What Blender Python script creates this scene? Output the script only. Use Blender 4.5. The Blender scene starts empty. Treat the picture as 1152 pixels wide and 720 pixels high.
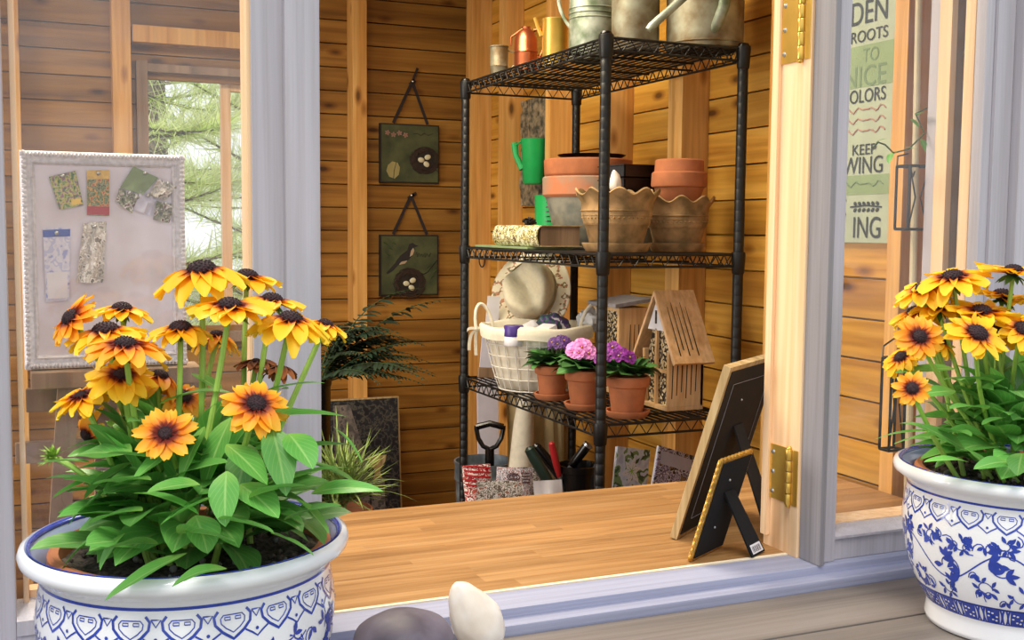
import bpy, bmesh, math, random
from mathutils import Vector, Matrix, noise as mnoise

C = bpy.context.scene.collection
scn = bpy.context.scene
PI = math.pi

# ------------------------------------------------------------------ camera
F = 1255.0
EYE = Vector((0.0, 0.0, 1.45))
YAW, PITCH, ROLL = math.radians(23.3), math.atan(102.0 / F), math.radians(0.5)
fw = Vector((math.sin(YAW) * math.cos(PITCH), math.cos(YAW) * math.cos(PITCH), -math.sin(PITCH)))
rt = Vector((math.cos(YAW), -math.sin(YAW), 0.0))
up = rt.cross(fw)
rt, up = rt * math.cos(ROLL) + up * math.sin(ROLL), up * math.cos(ROLL) - rt * math.sin(ROLL)
cam_d = bpy.data.cameras.new('camera')
cam = bpy.data.objects.new('camera', cam_d)
C.objects.link(cam)
cam_d.lens = 36.0 * F / 1152.0
cam_d.sensor_width = 36.0
cam_d.clip_start = 0.02
m3 = Matrix((rt, up, -fw)).transposed()
cam.matrix_world = Matrix.Translation(EYE) @ m3.to_4x4()
scn.camera = cam


def ray(px, py):
    return fw + rt * ((px - 576.0) / F) - up * ((py - 360.0) / F)


def A(px, py, Y):           # point of the line of sight on the plane y = Y
    d = ray(px, py)
    return EYE + d * (Y / d.y)


def AZ(px, py, Z):
    d = ray(px, py)
    return EYE + d * ((Z - EYE.z) / d.z)


def AX(px, py, X):
    d = ray(px, py)
    return EYE + d * (X / d.x)


def AD(px, py, D):          # at a depth D along the view
    return EYE + ray(px, py) * D


# ------------------------------------------------------------------ light
scn.view_settings.view_transform = 'Standard'
scn.view_settings.look = 'None'
scn.view_settings.exposure = 0.0
scn.view_settings.gamma = 1.0
scn.view_settings.use_curve_mapping = False

w = bpy.data.worlds.new('sky')
scn.world = w
w.use_nodes = True
nt = w.node_tree
bg = nt.nodes['Background']
tc = nt.nodes.new('ShaderNodeTexCoord')
sep = nt.nodes.new('ShaderNodeSeparateXYZ')
rmp = nt.nodes.new('ShaderNodeValToRGB')
rmp.color_ramp.elements[0].position = 0.42
rmp.color_ramp.elements[0].color = (0.30, 0.32, 0.30, 1)
rmp.color_ramp.elements[1].position = 0.49
rmp.color_ramp.elements[1].color = (0.95, 0.98, 1.0, 1)
e_ = rmp.color_ramp.elements.new(1.0)
e_.color = (0.76, 0.86, 1.0, 1)
mth = nt.nodes.new('ShaderNodeMath')
mth.operation = 'MULTIPLY_ADD'
mth.inputs[1].default_value = 0.5
mth.inputs[2].default_value = 0.5
nt.links.new(tc.outputs['Generated'], sep.inputs[0])
nt.links.new(sep.outputs['Z'], mth.inputs[0])
nt.links.new(mth.outputs[0], rmp.inputs[0])
nt.links.new(rmp.outputs[0], bg.inputs['Color'])
bg.inputs['Strength'].default_value = 1.25

sd = bpy.data.lights.new('sun', 'SUN')
sd.energy = 2.2
sd.angle = math.radians(25)
sd.color = (1.0, 0.95, 0.84)
sun = bpy.data.objects.new('sun', sd)
C.objects.link(sun)
sun.rotation_euler = Vector((0.28, 0.42, -0.86)).to_track_quat('-Z', 'Y').to_euler()

ld = bpy.data.lights.new('ceiling_fill_light', 'AREA')  # area lamp added under the unseen ceiling to brighten the interior
ld.shape = 'RECTANGLE'
ld.size, ld.size_y = 1.0, 0.8
ld.energy = 50
ld.color = (1.0, 0.88, 0.66)
lamp = bpy.data.objects.new('ceiling_fill_light', ld)
C.objects.link(lamp)
lamp.location = (0.45, 2.45, 2.52)
# area light added at an unseen left-wall opening, to lift the shelves
l2 = bpy.data.lights.new('left_fill_light', 'AREA')
l2.shape = 'RECTANGLE'
l2.size, l2.size_y = 1.5, 1.05
l2.energy = 46
l2.color = (1.0, 0.96, 0.88)
left_fill = bpy.data.objects.new('left_fill_light', l2)
C.objects.link(left_fill)
left_fill.location = (-1.56, 2.45, 1.45)
left_fill.rotation_euler = (0, -PI / 2, 0)

# ------------------------------------------------------------------ materials
MATS = {}


def _new(name):
    m = bpy.data.materials.new(name)
    m.use_nodes = True
    b = m.node_tree.nodes['Principled BSDF']
    MATS[name] = m
    return m, m.node_tree.nodes, m.node_tree.links, b


def col(c):
    """sRGB 0..255 -> linear rgba"""
    o = []
    for v in c[:3]:
        v = v / 255.0
        o.append(v / 12.92 if v <= 0.04045 else ((v + 0.055) / 1.055) ** 2.4)
    return (*o, 1.0)


def ramp(n, stops, mode='LINEAR'):
    r = n.new('ShaderNodeValToRGB')
    cr = r.color_ramp
    cr.interpolation = mode
    cr.elements[0].position, cr.elements[0].color = stops[0]
    cr.elements[1].position, cr.elements[1].color = stops[-1]
    for p, c in stops[1:-1]:
        e = cr.elements.new(p)
        e.color = c
    return r


def coords(n, l, scale, space='Object', rot=(0, 0, 0)):
    t = n.new('ShaderNodeTexCoord')
    mp = n.new('ShaderNodeMapping')
    mp.inputs['Scale'].default_value = scale
    mp.inputs['Rotation'].default_value = rot
    l.new(t.outputs[space], mp.inputs[0])
    return mp.outputs[0]


def mixc(n, l, a, b, fac, mode='MIX'):
    x = n.new('ShaderNodeMix')
    x.data_type = 'RGBA'
    x.blend_type = mode
    for sock, v in ((x.inputs[0], fac), (x.inputs[6], a), (x.inputs[7], b)):
        if hasattr(v, 'is_output'):
            l.new(v, sock)
        else:
            sock.default_value = v
    return x.outputs[2]


def plain(name, c, rough=0.5, metal=0.0, var=0.12, scale=30.0, bump=0.0, c2=None, coat=0.0, emit=None):
    m, n, l, b = _new(name)
    v = coords(n, l, (scale,) * 3)
    ns = n.new('ShaderNodeTexNoise')
    ns.inputs['Scale'].default_value = 1.0
    ns.inputs['Detail'].default_value = 5.0
    l.new(v, ns.inputs['Vector'])
    a = col(c)
    d = col(c2) if c2 else tuple(x * (1 - var) for x in a[:3]) + (1,)
    r = ramp(n, [(0.35, d), (0.65, a)])
    l.new(ns.outputs['Fac'], r.inputs[0])
    l.new(r.outputs[0], b.inputs['Base Color'])
    b.inputs['Roughness'].default_value = rough
    b.inputs['Metallic'].default_value = metal
    if coat:
        b.inputs['Coat Weight'].default_value = coat
    if bump:
        bp = n.new('ShaderNodeBump')
        bp.inputs['Strength'].default_value = bump
        bp.inputs['Distance'].default_value = 0.004
        l.new(ns.outputs['Fac'], bp.inputs['Height'])
        l.new(bp.outputs[0], b.inputs['Normal'])
    return m


def wood(name, dark, mid, light, axis=0, rough=0.55, along=1.3, across=22.0, knots=True, island=0.35, fine=90.0, spec=0.3, grain=0.74):
    m, n, l, b = _new(name)
    s = [across] * 3
    s[axis] = along
    v = coords(n, l, s)
    ns = n.new('ShaderNodeTexNoise')
    ns.inputs['Scale'].default_value = 1.0
    ns.inputs['Detail'].default_value = 5.0
    ns.inputs['Distortion'].default_value = 0.8
    # every board has its own grain: shift the pattern by the island's random number
    g = n.new('ShaderNodeNewGeometry')
    add = n.new('ShaderNodeVectorMath')
    add.operation = 'MULTIPLY_ADD'
    add.inputs[1].default_value = (37.0, 53.0, 71.0)
    l.new(g.outputs['Random Per Island'], add.inputs[0])
    l.new(v, add.inputs[2])
    l.new(add.outputs[0], ns.inputs['Vector'])
    r = ramp(n, [(0.25, col(dark)), (0.5, col(mid)), (0.75, col(light))])
    l.new(ns.outputs['Fac'], r.inputs[0])
    s2 = [fine] * 3
    s2[axis] = along * 2.5
    v2 = coords(n, l, s2)
    n2 = n.new('ShaderNodeTexNoise')
    n2.inputs['Scale'].default_value = 1.0
    n2.inputs['Detail'].default_value = 3.0
    l.new(v2, n2.inputs['Vector'])
    r2 = ramp(n, [(0.3, (grain, grain * 0.98, grain * 0.94, 1)), (0.6, (1, 1, 1, 1))])
    l.new(n2.outputs['Fac'], r2.inputs[0])
    c = mixc(n, l, r.outputs[0], r2.outputs[0], 0.8, 'MULTIPLY')
    if knots:
        s3 = [11.0] * 3
        s3[axis] = 4.5
        v3 = coords(n, l, s3)
        vo = n.new('ShaderNodeTexVoronoi')
        vo.inputs['Scale'].default_value = 1.0
        l.new(v3, vo.inputs['Vector'])
        r3 = ramp(n, [(0.06, (0.10, 0.05, 0.02, 1)), (0.11, (0.55, 0.42, 0.3, 1)), (0.2, (1, 1, 1, 1))])
        l.new(vo.outputs['Distance'], r3.inputs[0])
        c = mixc(n, l, c, r3.outputs[0], 0.85, 'MULTIPLY')
    hv = n.new('ShaderNodeHueSaturation')
    mr = n.new('ShaderNodeMapRange')
    mr.inputs['To Min'].default_value = 1.0 - island
    mr.inputs['To Max'].default_value = 1.0 + island * 0.5
    l.new(g.outputs['Random Per Island'], mr.inputs['Value'])
    l.new(mr.outputs[0], hv.inputs['Value'])
    l.new(c, hv.inputs['Color'])
    l.new(hv.outputs[0], b.inputs['Base Color'])
    b.inputs['Roughness'].default_value = rough
    b.inputs['Specular IOR Level'].default_value = spec
    bp = n.new('ShaderNodeBump')
    bp.inputs['Strength'].default_value = 0.25
    bp.inputs['Distance'].default_value = 0.002
    l.new(n2.outputs['Fac'], bp.inputs['Height'])
    l.new(bp.outputs[0], b.inputs['Normal'])
    return m


def printed(name, colours, scale=40.0, rough=0.5, stretch=(1, 1, 1), kind='noise', space='Object', detail=2.0):
    """printed paper or cloth: blotches of a few inks"""
    m, n, l, b = _new(name)
    v = coords(n, l, tuple(scale * s for s in stretch), space)
    if kind == 'noise':
        t = n.new('ShaderNodeTexNoise')
        t.inputs['Scale'].default_value = 1.0
        t.inputs['Detail'].default_value = detail
        out = t.outputs['Fac']
        lo, hi = 0.32, 0.68
    else:
        t = n.new('ShaderNodeTexVoronoi')
        t.inputs['Scale'].default_value = 1.0
        sp = n.new('ShaderNodeSeparateColor')
        l.new(t.outputs['Color'], sp.inputs[0])
        out = sp.outputs[0]
        lo, hi = 0.0, 1.0
    l.new(v, t.inputs['Vector'])
    k = len(colours)
    r = ramp(n, [(lo + (hi - lo) * i / k, col(c)) for i, c in enumerate(colours)], 'CONSTANT')
    l.new(out, r.inputs[0])
    l.new(r.outputs[0], b.inputs['Base Color'])
    b.inputs['Roughness'].default_value = rough
    return m


def uvramp(name, stops, axis='X', rough=0.5, island=0.2, noise_scale=0.0, sheen=0.0, trans=0.0, midrib=None):
    """colour running along a petal or leaf by its UV, each one a little different"""
    m, n, l, b = _new(name)
    t = n.new('ShaderNodeTexCoord')
    sp = n.new('ShaderNodeSeparateXYZ')
    l.new(t.outputs['UV'], sp.inputs[0])
    r = ramp(n, [(p, col(c)) for p, c in stops])
    l.new(sp.outputs[axis], r.inputs[0])
    c = r.outputs[0]
    if midrib:
        r2 = ramp(n, [(0.44, (0, 0, 0, 1)), (0.5, (1, 1, 1, 1)), (0.56, (0, 0, 0, 1))])
        l.new(sp.outputs['Y'], r2.inputs[0])
        c = mixc(n, l, c, col(midrib), r2.outputs[0])
        # side veins
        wv = n.new('ShaderNodeMath')
        wv.operation = 'ABSOLUTE'
        sb = n.new('ShaderNodeMath')
        sb.operation = 'SUBTRACT'
        sb.inputs[1].default_value = 0.5
        l.new(sp.outputs['Y'], sb.inputs[0])
        l.new(sb.outputs[0], wv.inputs[0])
        ma = n.new('ShaderNodeMath')
        ma.operation = 'MULTIPLY_ADD'
        ma.inputs[1].default_value = -0.9
        l.new(wv.outputs[0], ma.inputs[0])
        l.new(sp.outputs['X'], ma.inputs[2])
        sn = n.new('ShaderNodeMath')
        sn.operation = 'MULTIPLY'
        sn.inputs[1].default_value = 44.0
        l.new(ma.outputs[0], sn.inputs[0])
        s2 = n.new('ShaderNodeMath')
        s2.operation = 'SINE'
        l.new(sn.outputs[0], s2.inputs[0])
        r3 = ramp(n, [(0.80, (0, 0, 0, 1)), (1.0, (0.35, 0.35, 0.35, 1))])
        l.new(s2.outputs[0], r3.inputs[0])
        c = mixc(n, l, c, col(midrib), r3.outputs[0])
    g = n.new('ShaderNodeNewGeometry')
    hv = n.new('ShaderNodeHueSaturation')
    mr = n.new('ShaderNodeMapRange')
    mr.inputs['To Min'].default_value = 1.0 - island
    mr.inputs['To Max'].default_value = 1.0 + island
    l.new(g.outputs['Random Per Island'], mr.inputs['Value'])
    l.new(mr.outputs[0], hv.inputs['Value'])
    l.new(c, hv.inputs['Color'])
    l.new(hv.outputs[0], b.inputs['Base Color'])
    b.inputs['Roughness'].default_value = rough
    if trans:
        tr = n.new('ShaderNodeBsdfTranslucent')
        l.new(hv.outputs[0], tr.inputs['Color'])
        mx = n.new('ShaderNodeMixShader')
        mx.inputs[0].default_value = trans
        l.new(b.outputs[0], mx.inputs[1])
        l.new(tr.outputs[0], mx.inputs[2])
        l.new(mx.outputs[0], n['Material Output'].inputs['Surface'])
    return m


def glassy(name, haze=0.05, tint=(1, 1, 1)):
    m, n, l, b = _new(name)
    tr = n.new('ShaderNodeBsdfTransparent')
    tr.inputs['Color'].default_value = (*tint, 1)
    gl = n.new('ShaderNodeBsdfGlossy')
    gl.inputs['Roughness'].default_value = 0.02
    lw = n.new('ShaderNodeLayerWeight')
    lw.inputs['Blend'].default_value = 0.5
    pw = n.new('ShaderNodeMath')
    pw.operation = 'POWER'
    pw.inputs[1].default_value = 5.0
    l.new(lw.outputs['Facing'], pw.inputs[0])
    fr = n.new('ShaderNodeMath')
    fr.operation = 'MULTIPLY_ADD'
    fr.inputs[1].default_value = 0.6
    fr.inputs[2].default_value = 0.03
    l.new(pw.outputs[0], fr.inputs[0])
    mx = n.new('ShaderNodeMixShader')
    l.new(fr.outputs[0], mx.inputs[0])
    l.new(tr.outputs[0], mx.inputs[1])
    l.new(gl.outputs[0], mx.inputs[2])
    df = n.new('ShaderNodeBsdfDiffuse')
    df.inputs['Color'].default_value = (0.85, 0.85, 0.9, 1)
    v = coords(n, l, (7, 7, 16))
    ns = n.new('ShaderNodeTexNoise')
    ns.inputs['Scale'].default_value = 1.0
    ns.inputs['Detail'].default_value = 6.0
    l.new(v, ns.inputs['Vector'])
    mr = n.new('ShaderNodeMapRange')
    mr.inputs['From Min'].default_value = 0.4
    mr.inputs['From Max'].default_value = 0.8
    mr.inputs['To Min'].default_value = haze * 0.5
    mr.inputs['To Max'].default_value = haze * 3
    l.new(ns.outputs['Fac'], mr.inputs[0])
    m2 = n.new('ShaderNodeMixShader')
    l.new(mr.outputs[0], m2.inputs[0])
    l.new(mx.outputs[0], m2.inputs[1])
    l.new(df.outputs[0], m2.inputs[2])
    l.new(m2.outputs[0], n['Material Output'].inputs['Surface'])
    return m


# ------------------------------------------------------------------ mesh helper
ORG = {}


class MB:
    def __init__(s):
        s.v, s.f, s.mi, s.uv = [], [], [], []
        s.bev = False

    def add(s, verts, faces, mi=0, uvs=None):
        o = len(s.v)
        s.v.extend(Vector(p) for p in verts)
        s.uv.extend(uvs if uvs else [(0.0, 0.0)] * len(verts))
        for f in faces:
            s.f.append(tuple(i + o for i in f))
            s.mi.append(mi)
        return s

    def box(s, lo, hi, mi=0, bev=0.0, M=None):
        lo, hi = Vector(lo), Vector(hi)
        lo, hi = Vector([min(a, b) for a, b in zip(lo, hi)]), Vector([max(a, b) for a, b in zip(lo, hi)])
        if bev > 0:
            s.bev = True
            bm = bmesh.new()
            bmesh.ops.create_cube(bm, size=1.0)
            for vv in bm.verts:
                vv.co = Vector([lo[k] + (vv.co[k] + 0.5) * (hi[k] - lo[k]) for k in range(3)])
            bev = min(bev, 0.45 * min(hi - lo))
            bmesh.ops.bevel(bm, geom=bm.edges[:], offset=bev, segments=2, affect='EDGES', profile=0.6)
            bm.verts.index_update()
            vs = [vv.co.copy() for vv in bm.verts]
            fs = [[vv.index for vv in ff.verts] for ff in bm.faces]
            bm.free()
        else:
            vs = [Vector((x, y, z)) for z in (lo.z, hi.z) for y in (lo.y, hi.y) for x in (lo.x, hi.x)]
            fs = [(0, 2, 3, 1), (4, 5, 7, 6), (0, 1, 5, 4), (2, 6, 7, 3), (0, 4, 6, 2), (1, 3, 7, 5)]
        if M is not None:
            vs = [M @ p for p in vs]
        return s.add(vs, fs, mi)

    def tube(s, pts, rad, seg=8, mi=0, cap=True, closed=False):
        pts = [Vector(p) for p in pts]
        k = len(pts)
        if not hasattr(rad, '__len__'):
            rad = [rad] * k
        ref = None
        vs, fs = [], []
        for i, p in enumerate(pts):
            if closed:
                t = pts[(i + 1) % k] - pts[(i - 1) % k]
            else:
                t = pts[min(i + 1, k - 1)] - pts[max(i - 1, 0)]
            if t.length < 1e-9:
                t = Vector((0, 0, 1))
            t.normalize()
            if ref is None:
                ref = Vector((0, 0, 1)) if abs(t.z) < 0.9 else Vector((1, 0, 0))
            ref = (ref - t * ref.dot(t))
            if ref.length < 1e-6:
                ref = t.orthogonal()
            ref.normalize()
            bi = t.cross(ref)
            for j in range(seg):
                a = 2 * PI * j / seg
                vs.append(p + (ref * math.cos(a) + bi * math.sin(a)) * rad[i])
        n = k if closed else k - 1
        for i in range(n):
            for j in range(seg):
                a, b = i * seg + j, i * seg + (j + 1) % seg
                c, d = ((i + 1) % k) * seg + (j + 1) % seg, ((i + 1) % k) * seg + j
                fs.append((a, b, c, d))
        if cap and not closed:
            fs.append(tuple(range(seg - 1, -1, -1)))
            fs.append(tuple(range((k - 1) * seg, k * seg)))
        return s.add(vs, fs, mi)

    def lathe(s, prof, c=(0, 0, 0), seg=32, mi=0, warp=None, M=None, closed=False):
        c = Vector(c)
        vs, fs = [], []
        k = len(prof)
        for i, (r, z) in enumerate(prof):
            for j in range(seg):
                a = 2 * PI * j / seg
                rr, zz = (r, z) if warp is None else warp(r, z, a, i)
                p = Vector((rr * math.cos(a), rr * math.sin(a), zz))
                if M is not None:
                    p = M @ p
                vs.append(p + c)
        for i in range(k if closed else k - 1):
            for j in range(seg):
                a, b = i * seg + j, i * seg + (j + 1) % seg
                n2 = (i + 1) % k
                fs.append((a, b, n2 * seg + (j + 1) % seg, n2 * seg + j))
        return s.add(vs, fs, mi)

    def disc(s, r, z, c=(0, 0, 0), seg=32, mi=0, M=None, flip=False):
        c = Vector(c)
        vs = [Vector((r * math.cos(2 * PI * j / seg), r * math.sin(2 * PI * j / seg), z)) for j in range(seg)]
        if M is not None:
            vs = [M @ p for p in vs]
        f = tuple(range(seg))
        return s.add([p + c for p in vs], [f[::-1] if flip else f], mi)

    def ball(s, c, r, seg=16, rings=10, mi=0, M=None, warp=None):
        c = Vector(c)
        r = r if hasattr(r, '__len__') else (r, r, r)
        vs, fs = [], []
        for i in range(rings + 1):
            th = PI * i / rings
            for j in range(seg):
                a = 2 * PI * j / seg
                p = Vector((math.sin(th) * math.cos(a), math.sin(th) * math.sin(a), math.cos(th)))
                if warp:
                    p = warp(p)
                p = Vector((p.x * r[0], p.y * r[1], p.z * r[2]))
                if M is not None:
                    p = M @ p
                vs.append(p + c)
        for i in range(rings):
            for j in range(seg):
                a, b = i * seg + j, i * seg + (j + 1) % seg
                fs.append((a, a + seg, b + seg, b))
        return s.add(vs, fs, mi)

    def grid(s, fn, nu, nv, mi=0, uv=True):
        vs, uvs, fs = [], [], []
        for i in range(nu + 1):
            for j in range(nv + 1):
                vs.append(fn(i / nu, j / nv))
                uvs.append((i / nu, j / nv))
        for i in range(nu):
            for j in range(nv):
                a = i * (nv + 1) + j
                fs.append((a, a + 1, a + nv + 2, a + nv + 1))
        return s.add(vs, fs, mi, uvs)

    def prism(s, poly, axis, a, b, mi=0, M=None):
        """polygon in the two other axes, pushed from a to b along axis"""
        def P(q, t):
            l = list(q)
            l.insert(axis, t)
            p = Vector(l)
            return M @ p if M is not None else p
        k = len(poly)
        vs = [P(q, a) for q in poly] + [P(q, b) for q in poly]
        fs = [tuple(range(k))[::-1], tuple(range(k, 2 * k))]
        fs += [(i, (i + 1) % k, k + (i + 1) % k, k + i) for i in range(k)]
        return s.add(vs, fs, mi)

    def slab(s, quad, thick, mi=0, mi_side=None):
        """a thin sheet from four corners, with its thickness behind it"""
        q = [Vector(p) for p in quad]
        n = (q[1] - q[0]).cross(q[3] - q[0]).normalized()
        b = [p - n * thick for p in q]
        vs = q + b
        s.add(vs, [(0, 1, 2, 3)], mi)
        s.add(vs, [(7, 6, 5, 4), (0, 4, 5, 1), (1, 5, 6, 2), (2, 6, 7, 3), (3, 7, 4, 0)], mi if mi_side is None else mi_side)
        return s

    def build(s, name, mats, parent=None, smooth=True, angle=0.6):
        if not isinstance(mats, (list, tuple)):
            mats = [mats]
        o = ORG[parent.name] if parent is not None else Vector((0, 0, 0))
        me = bpy.data.meshes.new(name)
        me.from_pydata([p - o for p in s.v], [], s.f)
        for m in mats:
            me.materials.append(MATS[m] if isinstance(m, str) else m)
        me.polygons.foreach_set('material_index', s.mi)
        if any(u != (0.0, 0.0) for u in s.uv):
            uvl = me.uv_layers.new(name='UVMap')
            for lp in me.loops:
                uvl.data[lp.index].uv = s.uv[lp.vertex_index]
        if smooth:
            me.polygons.foreach_set('use_smooth', [True] * len(me.polygons))
            me.set_sharp_from_angle(angle=angle)
        bm = bmesh.new()
        bm.from_mesh(me)
        bm.normal_update()
        bm.free()
        me.update()
        ob = bpy.data.objects.new(name, me)
        C.objects.link(ob)
        if smooth and s.bev:      # big faces stay flat beside their rounded edges
            wn = ob.modifiers.new('weighted_normals', 'WEIGHTED_NORMAL')
            wn.keep_sharp = True
        if parent is not None:
            ob.parent = parent
        ORG[ob.name] = o.copy()
        return ob


def tag(o, label=None, cat=None, group=None, kind=None):
    if label:
        o['label'] = label
    if cat:
        o['category'] = cat
    if group:
        o['group'] = group
    if kind:
        o['kind'] = kind
    return o


def thing(name, label, cat, loc, group=None):
    o = bpy.data.objects.new(name, None)
    C.objects.link(o)
    o.location = loc
    o.empty_display_size = 0.05
    ORG[o.name] = Vector(loc)
    return tag(o, label, cat, group)


def struct(ob):
    ob['kind'] = 'structure'
    return ob


def single(mb, name, mats, label, cat, group=None, smooth=True):
    """a thing that is one mesh, its origin at its base"""
    lo = Vector([min(p[k] for p in mb.v) for k in range(3)])
    hi = Vector([max(p[k] for p in mb.v) for k in range(3)])
    base = Vector(((lo.x + hi.x) / 2, (lo.y + hi.y) / 2, lo.z))
    mb.v = [p - base for p in mb.v]
    o = mb.build(name, mats, None, smooth)
    o.location = base
    ORG[o.name] = base
    return tag(o, label, cat, group)


def clone(root, loc, rz=0.0, label=None, group=None, scale=None):
    r = root.copy()
    C.objects.link(r)
    r.location = loc
    r.rotation_euler = (0, 0, rz)
    if scale:
        r.scale = (scale,) * 3
    if label:
        r['label'] = label
    if group:
        r['group'] = group
    for ch in list(root.children):
        c = ch.copy()
        C.objects.link(c)
        c.parent = r
        for g in list(ch.children):
            d = g.copy()
            C.objects.link(d)
            d.parent = c
    return r


def lettering(body, size, org, xd, yd, mat, parent, align='LEFT', depth=0.0006, name='lettering', width=None, bold=0.0):
    """real raised letters: org is the baseline corner, xd and yd the reading and up directions, size the capital height"""
    cu = bpy.data.curves.new('text', 'FONT')
    cu.body = body
    cu.size = 1.0
    cu.extrude = 0.0
    cu.offset = bold
    cu.align_x = align
    to = bpy.data.objects.new('text', cu)
    C.objects.link(to)
    dg = bpy.context.evaluated_depsgraph_get()
    dg.update()
    me = bpy.data.meshes.new_from_object(to.evaluated_get(dg))
    pts = [v.co.copy() for v in me.vertices]
    fcs = [tuple(p.vertices) for p in me.polygons]
    bpy.data.objects.remove(to)
    bpy.data.meshes.remove(me)
    k = size / 0.70
    xd, yd, org = Vector(xd), Vector(yd), Vector(org)
    nrm = xd.cross(yd)
    wx = k
    if width:
        ex = max(p.x for p in pts) - min(p.x for p in pts)
        wx = width / ex
    mb = MB()
    mb.add([org + xd * p.x * wx + yd * p.y * k + nrm * depth for p in pts], fcs)
    return mb.build(name, mat, parent, smooth=False)


def bez(p0, p1, p2, n=8):
    return [p0 * (1 - t) ** 2 + p1 * 2 * t * (1 - t) + p2 * t * t for t in [i / n for i in range(n + 1)]]


def frame_of(d, twist=0.0):
    """rotation whose z axis is d"""
    d = Vector(d).normalized()
    q = d.to_track_quat('Z', 'Y')
    return q.to_matrix() @ Matrix.Rotation(twist, 3, 'Z')


# palette
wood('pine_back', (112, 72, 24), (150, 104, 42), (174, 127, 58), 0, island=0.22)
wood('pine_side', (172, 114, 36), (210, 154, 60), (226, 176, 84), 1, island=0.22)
wood('stud_wood', (192, 132, 62), (218, 164, 92), (234, 188, 120), 2, island=0.12)
wood('jamb_wood', (222, 176, 130), (240, 200, 156), (250, 220, 184), 2, island=0.1, knots=False, across=40, grain=0.88)
wood('frame_wood', (150, 120, 80), (186, 158, 112), (205, 182, 140), 2, island=0.1, knots=False, across=60)
wood('easel_wood', (116, 92, 72), (150, 122, 98), (172, 146, 120), 2, island=0.1, knots=False)
wood('butcher_block', (138, 98, 58), (168, 125, 79), (186, 145, 99), 0, rough=0.42, along=2.2, across=30, knots=False, island=0.16, fine=150)
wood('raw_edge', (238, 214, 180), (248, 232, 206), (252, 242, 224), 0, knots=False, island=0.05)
wood('grey_paint', (168, 164, 172), (179, 175, 184), (188, 184, 193), 2, rough=0.55, across=40, knots=False, island=0.05, fine=260, grain=0.9)
wood('grey_paint_flat', (142, 145, 170), (156, 159, 184), (168, 171, 196), 0, rough=0.5, across=40, knots=False, island=0.05, fine=260, grain=0.9)
wood('grey_weathered', (122, 119, 124), (138, 135, 141), (148, 145, 151), 2, rough=0.6, across=50, knots=False, island=0.06, fine=240, grain=0.86)
wood('ledge_wood', (102, 95, 92), (122, 114, 110), (138, 130, 127), 0, rough=0.5, across=26, knots=False, island=0.12, fine=200, grain=0.86)
wood('bee_wood', (212, 162, 108), (236, 194, 140), (246, 210, 162), 2, island=0.1, knots=False, across=45, along=4)
wood('floor_wood', (90, 64, 42), (116, 84, 56), (136, 102, 70), 0)
plain('black_wire', (14, 15, 17), 0.45, 0.1, 0.2)
plain('black_board', (10, 9, 11), 0.8, 0.0, 0.3)
plain('black_plastic', (12, 12, 14), 0.25, 0.0, 0.2)
plain('black_velvet', (4, 5, 12), 1.0, 0.0, 0.3, 60)
plain('white_glaze', (240, 240, 244), 0.12, 0, 0.03, 12, coat=0.4)
plain('blue_glaze', (44, 70, 176), 0.15, 0, 0.25, 60, coat=0.4)
plain('blue_wash', (172, 188, 236), 0.15, 0, 0.15, 20, coat=0.4)
plain('terracotta', (190, 116, 74), 0.8, 0, 0.22, 26, 0.15)
plain('terracotta_old', (180, 144, 98), 0.85, 0, 0.3, 26, 0.3, c2=(124, 100, 62))
plain('clay_washed', (142, 140, 128), 0.85, 0, 0.3, 18, 0.3, c2=(88, 96, 94))
plain('clay_mixed', (186, 116, 80), 0.85, 0, 0.3, 16, 0.2, c2=(150, 138, 120))
plain('soil', (34, 26, 22), 0.95, 0, 0.7, 160, 1.0, c2=(92, 80, 70))
plain('galvanized', (186, 192, 180), 0.5, 0.45, 0.3, 22, 0.1, c2=(104, 118, 92))
plain('galvanized_rust', (160, 160, 140), 0.5, 0.45, 0.3, 18, 0.1, c2=(112, 92, 62))
plain('bin_metal', (124, 134, 142), 0.5, 0.3, 0.3, 24, 0.1, c2=(82, 92, 102))
plain('copper', (206, 120, 82), 0.3, 0.9, 0.2, 20)
plain('brass', (232, 190, 92), 0.3, 0.75, 0.15, 20)
plain('gold_leaf', (214, 170, 84), 0.35, 0.85, 0.3, 80, 0.5)
plain('steel', (190, 192, 190), 0.3, 0.9, 0.1)
plain('silver_leaf', (226, 224, 230), 0.45, 0.1, 0.25, 120, 0.5)
plain('pin_cloth', (238, 234, 246), 0.9, 0, 0.1, 9, 0.1, c2=(216, 208, 214))
plain('green_plastic', (28, 170, 88), 0.4, 0, 0.1)
plain('dark_green', (26, 46, 38), 0.35, 0, 0.2)
plain('red_plastic', (176, 34, 40), 0.35, 0, 0.1)
plain('purple_plastic', (72, 48, 132), 0.4, 0, 0.1)
plain('paper_white', (236, 234, 240), 0.8, 0, 0.05)
plain('paper_lavender', (206, 204, 222), 0.8, 0, 0.08)
plain('linen', (232, 224, 204), 0.95, 0, 0.1, 60, 0.2)
plain('wire_white', (244, 240, 230), 0.45, 0.1, 0.1)
plain('hat_straw', (250, 240, 208), 0.95, 0, 0.1, 90, 0.3)
plain('canvas_tan', (196, 176, 132), 0.95, 0, 0.16, 14, 0.3)
plain('ribbon_dark', (30, 22, 26), 0.6, 0, 0.2)
plain('plaque_green', (78, 84, 52), 0.7, 0, 0.4, 14, 0.1, c2=(46, 54, 32))
plain('plaque_edge', (30, 26, 22), 0.6, 0, 0.2)
plain('twig', (58, 42, 34), 0.85, 0, 0.3, 80)
plain('egg', (214, 208, 176), 0.5, 0, 0.1)
plain('bird_dark', (36, 32, 32), 0.7, 0, 0.2)
plain('bird_pale', (176, 156, 130), 0.7, 0, 0.2)
plain('ink_gold', (150, 140, 90), 0.7)
plain('rose_faded', (150, 112, 100), 0.7)
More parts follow.
